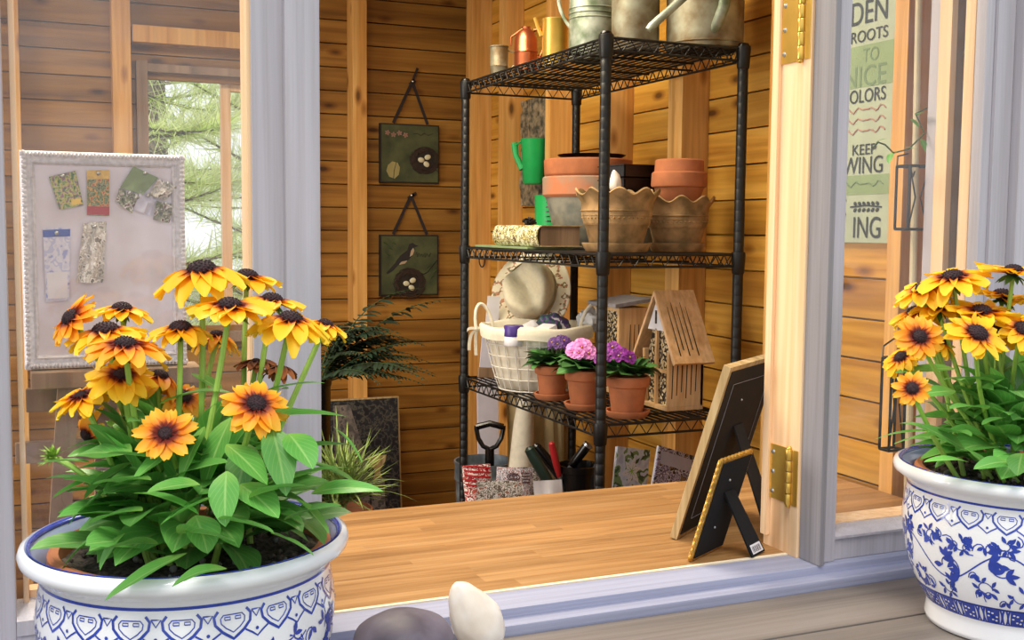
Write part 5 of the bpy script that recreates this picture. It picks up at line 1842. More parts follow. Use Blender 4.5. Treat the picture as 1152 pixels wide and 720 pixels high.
# ================================================================== right window: sign, stake, wire frames
sx = XW - 0.010
st_ = thing('garden_sign', 'tall sage-green garden sign with words, behind the right window', 'sign', (sx, 1.99, 1.40))
ys0, ys1 = 1.822, 2.135
DZ = 2.395
def zpx(y): return EYE.z + (261.0 - y) * DZ / F
MB().box((sx - 0.008, ys0, zpx(273)), (sx + 0.009, ys1, zpx(-30)), 0, 0.002).build('sign_board', 'sign_sage', st_)
for (ya, yb_, mt) in ((50, 97, 'sign_green'), (196, 218, 'sign_green')):
    MB().box((sx - 0.0088, ys0 + 0.001, zpx(yb_)), (sx - 0.0075, ys1 - 0.001, zpx(ya))).build('colour_band', mt, st_, smooth=False)
yr = 1.876
for (txt, ya, yb_, mt, wd) in (('GARDEN', 0, 26, 'sign_black', 0.235), ('YOUR ROOTS', 33, 46, 'sign_black', 0.225), ('TO', 54, 69, 'sign_pale', 0.05), ('NICE', 73, 96, 'sign_pale', 0.13),
                               ('THE COLORS', 99, 114, 'sign_black', 0.215), ('KEEP', 161, 173, 'sign_black', 0.075), ('GROWING', 175, 194, 'sign_black', 0.22), ('ING', 243, 267, 'sign_black', 0.085)):
    z0_, z1_ = zpx(yb_), zpx(ya)
    off = 0.024 if txt in ('TO', 'KEEP') else 0.0
    lettering(txt, z1_ - z0_, (sx - 0.0092, yr + off, z0_), (0, -1, 0), (0, 0, 1), mt if mt != 'sign_pale' else 'sign_deep', st_, 'RIGHT', 0.0004, width=wd, bold=0.004)
for (ya, mt) in ((122, 'sign_rose'), (134, 'sign_rose'), (146, 'sign_rose'), (206, 'sign_deep')):
    pts = [Vector((sx - 0.0092, yr + 0.20 - 0.20 * i / 26, zpx(ya) + 0.007 * math.sin(i * 1.35) * (0.5 + 0.5 * math.sin(i * 0.6)))) for i in range(27)]
    MB().tube(pts, 0.0016, 5).build('script_line', mt, st_)
fl = MB()
zz = zpx(232)
fl.tube([(sx - 0.0092, yr + 0.10, zz), (sx - 0.0092, yr + 0.05, zz + 0.003), (sx - 0.0092, yr + 0.002, zz - 0.001)], 0.0018, 5)
for i in range(6):
    y = yr + 0.085 - 0.014 * i
    for sg in (-1, 1):
        fl.ball((sx - 0.0092, y, zz + sg * 0.007), (0.0015, 0.006, 0.0042), 8, 5, M=Matrix.Rotation(sg * 0.5, 3, 'X'))
fl.tube([(sx - 0.0092, yr + 0.115 + 0.013 * math.cos(a), zz + 0.016 * math.sin(a)) for a in [PI * (-0.5 + i / 8) for i in range(9)]], 0.0026, 5)
fl.build('leaf_flourish', 'sign_black', st_)

s0, s1 = A(1034, -20, 1.70), A(1021, 552, 1.66)
single(MB().tube([Vector((s1.x, s1.y, ZS + 0.0005)), s1, s1.lerp(s0, 0.5) + Vector((0.0015, 0, 0)), s0, s0 + Vector((0.01, 0.01, 0.25))], [0.008, 0.0072, 0.0066, 0.006, 0.005], 10), 'bamboo_stake', 'bamboo', 'pale bamboo stake standing inside the right window', 'stake')


def wire_lantern(pxl, pxr, pyt, pyb, Y, label):
    a, b = A(pxl, pyt, Y), A(pxr, pyb, Y)
    x0, x1, z1, z0 = a.x, b.x, a.z, b.z
    dp_ = (x1 - x0) * 0.6
    x0 += 0.3 * dp_
    t = thing('wire_plant_holder', label, 'plant holder', ((x0 + x1) / 2, Y + dp_ / 2, z0), 'black wire holders behind the right window')
    c = [Vector((x, y, z)) for z in (z0, z1) for (x, y) in ((x0, Y), (x1, Y), (x1, Y + dp_), (x0, Y + dp_))]
    mb = MB()
    for k in range(4):
        mb.tube([c[k], c[(k + 1) % 4]], 0.0028, 6).tube([c[k + 4], c[4 + (k + 1) % 4]], 0.0028, 6).tube([c[k], c[k + 4]], 0.0028, 6)
    mb.build('wire_cage', 'black_wire', t)
    m2 = MB()
    m2.tube([c[4], c[4].lerp(c[1], 0.5) + Vector((-0.012, -0.004, 0)), c[0]], 0.0016, 6).tube([c[5], c[4].lerp(c[1], 0.5) + Vector((0.0, -0.004, 0)), c[1]], 0.0016, 6)
    m2.tube([c[4], c[5].lerp(c[4], 0.5) + Vector((0, dp_ / 2, -0.02)), c[6]], 0.0016, 6)
    m2.build('wire_scroll', 'black_wire', t)
    return t, c


t, c = wire_lantern(1019, 1043, 186, 258, 1.655, 'upper black wire holder, hung beside the bamboo stake')
t2, c2 = wire_lantern(1000, 1016, 404, 506, 1.60, 'lower black wire holder, just left of the right-hand flowers')
# a hook from each cage to the stud
for tt, cc_ in ((t, c), (t2, c2)):
    MB().tube([cc_[7], cc_[7] + Vector((0.01, 0.01, 0.02)), Vector((XS + 0.012, 1.746, cc_[7].z + 0.03))], 0.0018, 6).build('wire_hook', 'black_wire', tt)
# sprig of vine
v0 = A(984, 166, 1.62)
pts = [A(1046, 120, 1.66), A(1030, 128, 1.65), A(1040, 150, 1.64), A(1022, 168, 1.63), A(1005, 172, 1.62), A(996, 163, 1.62), A(988, 160, 1.62), A(982, 166, 1.62)]
t = thing('vine_sprig', 'thin green vine sprig twining beside the bamboo stake', 'vine', pts[-1])
MB().tube(pts, 0.0016, 6).build('vine_stem', 'stem_dark', t)
lv = MB()
rnd = random.Random(3)
for p in (A(1003, 172, 1.62), A(1010, 170, 1.62), A(1018, 166, 1.63), A(985, 161, 1.62), A(1032, 130, 1.65), A(1036, 156, 1.64), A(1024, 134, 1.65), A(1044, 122, 1.66)):
    leafy(lv, p, (rnd.uniform(-1, 1), rnd.uniform(-1, .2), rnd.uniform(-1, .6)), rnd.uniform(0.022, 0.034), 0.012, 0.5, rnd, 0, 0.2, 5, 3)
lv.build('vine_leaves', 'leaf', t, angle=3)
# ================================================================== frames on the worktop
def standing_frame(P0, wdir, L, W, bw, th, lean, mats, label, cat, name, foot, ornate=False):
    """a picture frame seen from behind: P0 its lower left corner, wdir its bottom edge, leaning towards its back"""
    u = Vector(wdir).normalized()
    n = Vector((u.y, -u.x, 0)).normalized()                  # points out of the back, to the viewer
    v = (Vector((0, 0, 1)) * math.cos(lean) + n * math.sin(lean)).normalized()
    bk = u.cross(v).normalized()
    if bk.dot(n) < 0:
        bk = -bk
    M = Matrix.Identity(4)
    for i, ax in enumerate((u, bk, v)):
        for r in range(3):
            M[r][i] = ax[r]
    M = Matrix.Translation(P0) @ M
    t = thing(name, label, cat, P0)
    mb = MB()
    for (a, b) in (((0, -th, 0), (bw, 0, L)), ((W - bw, -th, 0), (W, 0, L)), ((bw, -th, 0), (W - bw, 0, bw)), ((bw, -th, L - bw), (W - bw, 0, L))):
        mb.box(a, b, 0, 0.0012, M)
    if ornate:
        rnd = random.Random(2)
        k = 15
        for i in range(k):
            for (px, pz, ax) in ((0.0, L * (i + .5) / k, 0), (W, L * (i + .5) / k, 0)):
                mb.ball(M @ Vector((px, -th * 0.5, pz)), (0.0032, 0.0032, L / k * 0.55), 8, 6, M=M.to_3x3())
        k = 9
        for i in range(k):
            for pz in (0.0035, L):
                mb.ball(M @ Vector((W * (i + .5) / k, -th * 0.5, pz)), (W / k * 0.55, 0.0035, 0.0032), 8, 6, M=M.to_3x3())
    mb.build('frame_moulding', mats[0], t)
    b_ = MB().box((bw * 0.6, -0.004, bw * 0.6), (W - bw * 0.6, 0.0015, L - bw * 0.6), 0, 0.0006, M).build('back_panel', mats[1], t)
    s = MB()
    i0 = bw + 0.02
    pts = [M @ Vector(p) for p in ((i0, 0.002, i0), (W - i0, 0.002, i0), (W - i0, 0.002, L - i0), (i0, 0.002, L - i0))]
    if not ornate:
        s.tube(pts, 0.0007, 5, closed=True)
        s.build('seam_line', 'grey_weathered', b_)
    MB().box((bw, -th + 0.003, bw), (W - bw, -th + 0.0045, L - bw), 0, 0, M).build('picture_glass', 'pane_clear', t, smooth=False)
    # strut
    hp = M @ Vector((W * 0.5, 0.002, L * (0.62 if not ornate else 0.66)))
    ft = Vector(foot)
    dd = (ft - hp)
    wv = u * (0.024 if ornate else 0.03)
    nn = dd.cross(wv).normalized() * 0.0015
    lowc = [hp - wv * 0.7, hp + wv * 0.7, ft + wv, ft - wv]
    st = MB().add([p + nn for p in lowc] + [p - nn for p in lowc], [(0, 1, 2, 3), (7, 6, 5, 4), (0, 4, 5, 1), (1, 5, 6, 2), (2, 6, 7, 3), (3, 7, 4, 0)])
    so = st.build('easel_strut', mats[1], t, smooth=False)
    for z in (L * 0.30, L * 0.78):
        MB().ball(M @ Vector((W * 0.4, 0.0025, z)), 0.0022, 8, 5).build('turn_button', 'steel', t)
    return t, M, so, lowc, nn


standing_frame((1.006, 1.613, ZS + 0.0005), (0.82, 0.57, 0), 0.318, 0.25, 0.014, 0.014, math.radians(16.6), ('frame_wood', 'black_board'),
               'large pale-edged picture frame on the worktop, seen from its black back', 'picture frame', 'picture_frame', (1.185, 1.585, ZS + 0.002))
t, M, so, lowc, nn = standing_frame((0.960, 1.494, ZS + 0.001), (0.868, 0.497, 0), 0.177, 0.112, 0.008, 0.008, math.radians(16.8), ('gold_leaf', 'black_velvet'),
                                    'small ornate gold photo frame standing in front of the large frame', 'picture frame', 'photo_frame', (1.083, 1.486, ZS + 0.0025), True)
# white barcode sticker at the strut's foot
lab = [lowc[3].lerp(lowc[0], f) * (1 - g) + lowc[2].lerp(lowc[1], f) * g for f, g in ((0.03, 0.1), (0.03, 0.9), (0.17, 0.9), (0.17, 0.1))]
off = nn.normalized() * 0.0024
if off.dot(Vector((0, -1, 0))) < 0:
    off = -off
mb = MB().add([p + off for p in lab], [(0, 1, 2, 3)], 0)
for i in range(9):
    g0 = 0.1 + 0.09 * i
    mb.add([lab[0].lerp(lab[1], g0 + dg).lerp(lab[3].lerp(lab[2], g0 + dg), f) + off * 1.15 for f, dg in ((0.15, 0), (0.15, 0.03 + 0.02 * (i % 2)), (0.8, 0.03 + 0.02 * (i % 2)), (0.8, 0))], [(0, 1, 2, 3)], 1)
mb.build('price_sticker', ['paper_white', 'black_plastic'], so, smooth=False)

# ================================================================== stones on the ledge
def stone(c, r, seed, mat, label, amp, M, name):
    rnd = random.Random(seed)
    off = Vector((rnd.uniform(0, 9), rnd.uniform(0, 9), rnd.uniform(0, 9)))
    mb = MB().ball((0, 0, 0), r, 48, 32, M=M, warp=lambda p: p * (1 + amp * mnoise.noise(p * 1.3 + off) + amp * 0.25 * mnoise.noise(p * 4 + off)))
    zmin = min(p.z for p in mb.v)
    for p in mb.v:
        p += Vector((c[0], c[1], c[2] - zmin))
    return single(mb, name, mat, label, 'stone')


ZL = 0.8935
stone((0.404, 1.262, ZL), (0.066, 0.060, 0.047), 4, 'stone_dark', 'rounded dark grey-purple stone on the ledge beside the planter', 0.07, Matrix.Rotation(0.5, 3, 'Z') @ Matrix.Rotation(0.12, 3, 'Y'), 'dark_stone')
Mw = Matrix.Rotation(-0.15, 3, 'Z') @ Matrix.Rotation(-0.50, 3, 'Y')


def egg_warp(p):
    k = 1 - 0.26 * p.z - 0.10 * p.z * p.z
    return Vector((p.x * k, p.y * k, p.z)) * (1 + 0.06 * mnoise.noise(p * 1.4 + Vector((5, 2, 8))) + 0.035 * mnoise.noise(p * 3.5))


mb = MB().ball((0, 0, 0), (0.033, 0.029, 0.053), 48, 32, M=Mw, warp=egg_warp)
zmin = min(p.z for p in mb.v)
for p in mb.v:
    p += Vector((0.521, 1.328, ZL - zmin))
single(mb, 'white_stone', 'stone_white', 'upright pale white stone leaning on the dark stone', 'stone')

# ================================================================== blue and white planters
PROF = [(0.0, 0.002), (0.104, 0.0), (0.112, 0.002), (0.113, 0.008), (0.111, 0.022), (0.112, 0.030), (0.122, 0.046), (0.133, 0.068), (0.141, 0.095), (0.146, 0.125), (0.1475, 0.150), (0.1450, 0.170), (0.1425, 0.186),
        (0.1430, 0.194), (0.152, 0.202), (0.1605, 0.208), (0.162, 0.214), (0.160, 0.220), (0.155, 0.2225)]
PROF = [(r * 1.042, z * 1.042) for r, z in PROF]
PIN = [(0.155, 0.2225), (0.150, 0.219), (0.1455, 0.211), (0.1395, 0.200), (0.138, 0.17), (0.130, 0.09), (0.10, 0.02), (0, 0.02)]
PIN = [(r * 1.042, z * 1.042) for r, z in PIN]


def prof_r(z):
    for (r0, z0), (r1, z1) in zip(PROF[2:-1], PROF[3:]):
        if z0 <= z <= z1 and z1 > z0:
            return r0 + (r1 - r0) * (z - z0) / (z1 - z0)
    return 0.147


def planter(loc, label, rot):
    t = thing('ceramic_planter', label, 'planter', (0, 0, 0), 'blue and white planters on the ledge')
    MB().lathe(PROF, (0, 0, 0), 96).build('glazed_body', 'white_glaze', t, angle=3)
    MB().lathe(PIN, (0, 0, 0), 96).build('inner_wall', 'blue_wash', t, angle=3)
    MB().lathe([(0.1525 * 1.042, 0.2222 * 1.042), (0.1525 * 1.042, 0.2232 * 1.042), (0.1490 * 1.042, 0.2192 * 1.042), (0.1492 * 1.042, 0.2182 * 1.042)], (0, 0, 0), 96).build('blue_lip_line', 'blue_glaze', t, angle=3)
    RR = 0.147
    pat = MB()

    def S(a, z, e=0.0004):
        r = prof_r(z * 1.042) + e
        return Vector((r * math.cos(a), r * math.sin(a), z * 1.042))

    def stroke(pts, wd):
        q = []
        for (a, z), (b, y) in zip(pts[:-1], pts[1:]):
            d = math.hypot((b - a) * RR, y - z)
            n = max(1, int(d / 0.004))
            q += [(a + (b - a) * i / n, z + (y - z) * i / n) for i in range(n)]
        q.append(pts[-1])
        vs = []
        for i, (a, z) in enumerate(q):
            a0, z0 = q[max(0, i - 1)]
            a1, z1 = q[min(len(q) - 1, i + 1)]
            dx, dz = (a1 - a0) * RR, z1 - z0
            l = math.hypot(dx, dz) or 1
            nx, nz = -dz / l * wd / 2, dx / l * wd / 2
            vs += [S(a + nx / RR, z + nz), S(a - nx / RR, z - nz)]
        pat.add(vs, [(2 * i, 2 * i + 1, 2 * i + 3, 2 * i + 2) for i in range(len(q) - 1)])

    def leaf2(a, z, ang, L, W_):
        c, s = math.cos(ang), math.sin(ang)
        o = []
        for (u, v) in ((0, 0), (0.3, 0.8), (0.55, 1.0), (0.8, 0.6), (1, 0), (0.8, -0.5), (0.55, -0.75), (0.3, -0.6)):
            x, y = u * L, v * W_ / 2
            o.append((a + (x * c - y * s) / RR, z + x * s + y * c))
        pat.add([S(p, q, 0.0006) for p, q in o], [tuple(range(8))])

    def dot(a, z, r, n=8):
        pat.add([S(a + r * math.cos(2 * PI * i / n) / RR, z + r * math.sin(2 * PI * i / n), 0.0006) for i in range(n)], [tuple(range(n))])
    ring = lambda z, wd: stroke([(2 * PI * i / 120, z) for i in range(121)], wd)
    ring(0.1905, 0.003)
    ring(0.0555, 0.0016)
    # cloud-collar lappets under the rim
    NL = 20
    zt = 0.184
    for i in range(NL):
        a = 2 * PI * (i + .5) / NL
        k = 1 / RR
        heart = [(-0.0135, 0.0), (-0.0175, -0.005), (-0.0165, -0.012), (-0.010, -0.019), (0.0, -0.026), (0.010, -0.019), (0.0165, -0.012), (0.0175, -0.005), (0.0135, 0.0)]
        stroke([(a + x * k, zt + z) for x, z in heart], 0.0026)
        stroke([(a + x * k * 0.66, zt - 0.004 + z * 0.62) for x, z in heart] + [(a - 0.0135 * k * 0.66, zt - 0.004)], 0.0011)
        for sx_ in (-0.005, 0.005):
            stroke([(a + (sx_ - .0026) * k, zt - 0.0085), (a + (sx_ - .0026) * k, zt - 0.006), (a + (sx_ + .0026) * k, zt - 0.006), (a + (sx_ + .0026) * k, zt - 0.0085), (a + (sx_ - .0026) * k, zt - 0.0085)], 0.0011)
        b = 2 * PI * (i + 1) / NL
        stroke([(b - .0045 * k, zt - 0.003), (b + .0045 * k, zt - .003), (b, zt - .0095), (b - .0045 * k, zt - .003)], 0.0014)
        dot(b, zt - .0205, .0017)
        stroke([(b - .0115 * k, zt - .0195), (b - .005 * k, zt - .0235), (b, zt - .0275), (b + .005 * k, zt - .0235), (b + .0115 * k, zt - .0195)], 0.0017)
    # scrolling vine with leaves
    NV = 6
    rnd = random.Random(17)
    zm, am = 0.108, 0.022
    stroke([(2 * PI * i / 200, zm + am * math.sin(NV * 2 * PI * i / 200)) for i in range(201)], 0.0019)
    for k in range(NV * 2):
        a = 2 * PI * (k + .5) / (NV * 2)
        sg = 1 if k % 2 == 0 else -1
        if k % 4 == 1:
            # a peony of wavy petals
            for ring_, n in ((0.009, 7), (0.018, 11)):
                for j in range(n):
                    b = 2 * PI * j / n + ring_ * 60
                    r0, r1 = ring_, ring_ + 0.010
                    stroke([(a + (r * math.cos(b + 0.22 * math.sin(r * 900))) / RR, zm + 0.004 + r * math.sin(b + 0.22 * math.sin(r * 900)) * 1.25) for r in [r0 + (r1 - r0) * q / 5 for q in range(6)]], 0.0022)
            dot(a, zm + 0.004, 0.005, 12)
            continue
        # spiral tendril
        pts = []
        for (da, dz, q0, R0) in ((0.16, -sg * 0.030, PI, 0.013), (-0.18, -sg * 0.027, 0, 0.012), (0.0, sg * 0.036, PI, 0.009)):
            cur = [(a + da + R0 * (1 - i / 22) * math.cos(q0 + i * 0.3) / RR, zm + dz + R0 * (1 - i / 22) * math.sin(q0 + i * 0.3)) for i in range(16)]
            stroke(cur, 0.0014)
            for i in (1, 6, 11, 15):
                ang = q0 + i * 0.3
                for d in (-0.8, 0.8):
                    leaf2(cur[i][0], cur[i][1], ang + d, rnd.uniform(0.009, 0.013), 0.0055)
        pts = []
        for i in range(26):
            th = sg * (PI / 2) + i * 0.19
            r = 0.024 * (1 - i / 34)
            pts.append((a + (r * math.cos(th)) / RR, zm + sg * 0.006 + r * math.sin(th) * 1.0))
        stroke(pts, 0.0017)
        leaf2(pts[-1][0], pts[-1][1], rnd.uniform(0, 6), 0.015, 0.009)
        for i in (2, 7, 12, 17):
            p = pts[i]
            ang = rnd.uniform(0, 2 * PI)
            for d in (-0.75, 0.0, 0.75):
                leaf2(p[0], p[1], ang + d, rnd.uniform(0.014, 0.018), 0.0075)
    for i in range(120):
        a = 2 * PI * (i + rnd.uniform(-.4, .4)) / 120
        z = rnd.choice((rnd.uniform(0.134, 0.150), rnd.uniform(0.062, 0.080), rnd.uniform(0.07, 0.145)))
        ang = rnd.uniform(0, 2 * PI)
        L = rnd.uniform(0.010, 0.018)
        stroke([(a + (L * q * math.cos(ang + 1.6 * q)) / RR, z + L * q * math.sin(ang + 1.6 * q)) for q in (0, .25, .5, .75, 1)], 0.0015)
        for d in (0.5, -0.7):
            leaf2(a, z, ang + d + 2.4, rnd.uniform(0.010, 0.014), 0.006)
    # dark band above the foot
    nb = 26
    for i in range(nb):
        a0, a1 = 2 * PI * i / nb, 2 * PI * (i + .56) / nb
        g = 7
        vs = []
        for q in range(g + 1):
            for zq in (0.0325, 0.040, 0.0475, 0.0535):
                vs.append(S(a0 + (a1 - a0) * q / g, zq))
        pat.add(vs, [(q * 4 + j, q * 4 + j + 1, (q + 1) * 4 + j + 1, (q + 1) * 4 + j) for q in range(g) for j in range(3)])
        for (e, bow) in ((0.60, 0.06), (0.74, -0.06), (0.84, 0.06), (0.96, -0.06)):
            stroke([(2 * PI * (i + e + bow * (1 - (2 * q - 1) ** 2)) / nb, 0.0325 + 0.021 * q) for q in (0, .25, .5, .75, 1)], 0.0028)
    ring(0.0545, 0.0022)
    ring(0.0320, 0.0020)
    pat.build('blue_painting', 'blue_glaze', t, angle=3)
    # white marks over the dark panels
    pat = MB()
    for i in range(nb):
        a = 2 * PI * (i + .28) / nb
        k = 1 / RR
        for (dx, dz) in ((-.006, .0), (.006, 0), (0, .005), (0, -.005), (-.005, .006), (.005, -.006)):
            n = 7
            pat.add([S(a + dx * k + .0019 * math.cos(2 * PI * j / n) * k, 0.043 + dz + .0014 * math.sin(2 * PI * j / n), 0.0009) for j in range(n)], [tuple(range(n))])
    pat.build('white_marks', 'white_glaze', t, angle=3)
    t.location = loc
    t.rotation_euler = (0, 0, rot)
    return t


PS = 1.042
LP = Vector((0.147, 1.208, ZL))
RP = Vector((1.280, 1.150, ZL))
pl_ = planter(LP, 'left blue and white ceramic planter, in front of the left window', 0.3)
clone(pl_, RP, 1.45, 'right blue and white ceramic planter, in front of the right window')


# ================================================================== black-eyed susans
def petal_mesh(mb, c, q, a, r, wd, droop, rnd, r0):
    d = Vector((math.cos(a), math.sin(a), 0))
    s = Vector((-math.sin(a), math.cos(a), 0))
    lift = rnd.uniform(-.08, .12)
    tw = rnd.uniform(-.35, .35)
    L = r * rnd.uniform(0.86, 1.06)

    def fn(u, v):
        e = 2 * v - 1
        rr = r0 + (L - r0) * u
        shp = (math.sin(PI * (0.16 + 0.70 * u)) ** 0.8)
        if u > 0.86:
            shp *= 1 - 0.35 * ((u - 0.86) / 0.14) ** 1.5
        notch = 0.07 * (L - r0) * max(0, (u - .8) / .2) * (1 if abs(e) < 0.3 else (-0.4 if abs(e) > .8 else 0.25))
        z = L * (lift * u - droop * u * u) + 0.22 * wd * (e * e) * (1 - u * 0.4) + tw * e * wd * 0.5 * u
        return Vector(c) + q @ (d * (rr - notch) + s * (wd * 0.5 * shp * e) + Vector((0, 0, z)))
    mb.grid(fn, 7, 4)


def flower(parent, c, n, r, rnd, np_=12, droop=0.25, mat='petal', cone=0.30, base=None, stem_r=0.0031, centre='cone_dark'):
    c = Vector(c)
    q = frame_of(n, rnd.uniform(0, 6))
    n = Vector(n).normalized()
    mb = MB()
    for k in range(np_):
        petal_mesh(mb, c, q, 2 * PI * k / np_ + rnd.uniform(-.12, .12), r, r * rnd.uniform(0.40, 0.52), droop * rnd.uniform(.6, 1.3), rnd, r * 0.12)
    for k in range(np_ // 2):
        petal_mesh(mb, c - n * 0.002, q, 2 * PI * (k + .5) / (np_ // 2) + rnd.uniform(-.2, .2), r * 0.94, r * rnd.uniform(0.38, 0.48), droop * rnd.uniform(1.0, 1.6), rnd, r * 0.12)
    f = mb.build('flower', mat, parent, angle=3)
    cb = MB()
    R = r * cone
    cb.ball(c + n * R * 0.18, (R, R, R * 0.66), 18, 10, M=q)
    for k in range(70):
        g = math.acos(1 - 1.0 * (k + .5) / 70)
        a = k * 2.39996
        p = Vector((math.sin(g) * math.cos(a) * R, math.sin(g) * math.sin(a) * R, math.cos(g) * R * 0.66))
        cb.ball(c + n * R * 0.18 + q @ p, R * 0.095, 5, 4)
    cb.build('flower_centre', centre, f)
    sb = MB()
    for k in range(10):
        a = 2 * PI * k / 10 + rnd.uniform(-.2, .2)
        d = q @ Vector((math.cos(a), math.sin(a), -0.35))
        leafy(sb, c - n * 0.004, d, r * rnd.uniform(.38, .55), r * 0.17, 0.5, rnd, 0, 0.2, 4, 2)
    sb.build('sepals', 'sepal_green', f, angle=3)
    if base is not None:
        base = Vector(base)
        L = (c - base).length
        mid = base.lerp(c, 0.55) + Vector((0, 0, L * 0.06)) - n * L * 0.22
        pts = bez(base, mid, c - n * 0.004, 12)
        MB().tube(pts, [stem_r * (1.2 - 0.25 * k / 12) for k in range(13)], 7).build('stem', 'stem_green', parent)
    return f


def rudbeckia(centre, label, flowers, seed, nleaf, rp, zr, spread, leaf_l, dk, hero=(), spill=()):
    rnd = random.Random(seed)
    c = Vector(centre)
    t = thing('potted_rudbeckia', label, 'potted plant', (c.x, c.y, c.z), 'black-eyed susans in the planters')
    # terracotta pot inside the planter
    h = zr
    MB().lathe([(0, 0), (0.088, 0), (0.092, 0.004), (rp - 0.012, h - 0.05), (rp - 0.008, h - 0.024), (rp, h - 0.020), (rp, h - 0.004), (rp - 0.004, h), (rp - 0.011, h - 0.002), (rp - 0.016, h - 0.03), (0.08, 0.01), (0, 0.01)], c, 56).build('terracotta_pot', 'terracotta', t)
    zs = c.z + h - 0.014
    so = MB()
    so.grid(lambda u, v: Vector((c.x + (rp - 0.013) * u * math.cos(2 * PI * v), c.y + (rp - 0.013) * u * math.sin(2 * PI * v), zs + 0.006 * mnoise.noise(Vector((u * 9 * math.cos(2 * PI * v), u * 9 * math.sin(2 * PI * v), 1))))), 18, 48)
    for i in range(140):
        a, r = rnd.uniform(0, 6.3), (rp - 0.02) * math.sqrt(rnd.random())
        so.ball((c.x + r * math.cos(a), c.y + r * math.sin(a), zs + 0.003), rnd.uniform(0.0015, 0.0045), 6, 4, rnd.choice((0, 0, 1)))
    so.build('soil', ['soil', 'clay_washed'], t, angle=3)
    stems = []
    lv = MB()
    for f in flowers:
        px, py, D, rpx, n = f[:5]
        kw = f[5] if len(f) > 5 else {}
        p = AD(px, py, D * dk)
        a, rr = rnd.uniform(0, 6.3), rnd.uniform(0.01, 0.055)
        bx_ = Vector((c.x + rr * math.cos(a) + (p.x - c.x) * 0.28, c.y + rr * math.sin(a) + (p.y - c.y) * 0.28, zs))
        flower(t, p, n, rpx * D * dk / F, rnd, base=bx_, **kw)
        stems.append((bx_, p))
    # leaves: a dense mound of broad blades
    for i in range(nleaf):
        f = (i + 0.5) / nleaf
        a = i * 2.39996 + rnd.uniform(-.3, .3)
        el = 0.22 + 1.1 * f ** 1.1 + rnd.uniform(-.2, .2)
        r0 = rnd.uniform(0.015, 0.075) * (1.15 - 0.5 * f)
        zb = zs + 0.012 + f * spread[1] * rnd.uniform(0.5, 1.0)
        d = Vector((math.cos(a) * math.cos(el), math.sin(a) * math.cos(el), math.sin(el)))
        L = rnd.uniform(*leaf_l) * (1.0 - 0.22 * f)
        wr, dr, fo, pw = rnd.uniform(0.42, 0.54), rnd.uniform(0.4, 1.25), rnd.uniform(.12, .35), rnd.uniform(.62, .8)
        for attempt in range(5):            # no blade may pass through the pot's wall
            tmp = MB()
            leafy(tmp, (c.x + r0 * math.cos(a), c.y + r0 * math.sin(a), zb), d, L, L * wr, dr, rnd, 0, fo, 10, 6, 0.018, pw, 0.12)
            if not any(math.hypot(p.x - c.x, p.y - c.y) > 0.134 and p.z < c.z + 0.218 for p in tmp.v):
                lv.add(tmp.v, tmp.f, 0, tmp.uv)
                break
            d = Vector((d.x, d.y, d.z + 0.3)).normalized()
            dr *= 0.7
    # leaves low on some stems
    for (b, p) in stems:
        for k in range(2):
            q = b.lerp(p, rnd.uniform(0.22, 0.55))
            a = rnd.uniform(0, 6.3)
            leafy(lv, q, (math.cos(a), math.sin(a), 0.7), rnd.uniform(0.06, 0.09), rnd.uniform(0.022, 0.034), 0.8, rnd, 0, 0.25, 8, 4)
    for (px0, py0, D0, px1, py1, D1, wpx, dr) in hero:
        p, q = AD(px0, py0, D0 * dk), AD(px1, py1, D1 * dk)
        dd = q - p
        # start higher so that the drooping blade ends at the wanted tip
        bend = dr
        L = dd.length * (1 + dr * dr / 10)
        d0 = (dd.normalized() + Vector((0, 0, 0.5 * dr)))
        leafy(lv, p, d0, L, wpx * dk * (D0 + D1) / 2 / F, bend, random.Random(int(px0 * py1) % 997), 0, 0.18, 12, 6, 0.012, 0.72, 0.03)
    lv.build('foliage', 'leaf', t, angle=3)
    return t, zs


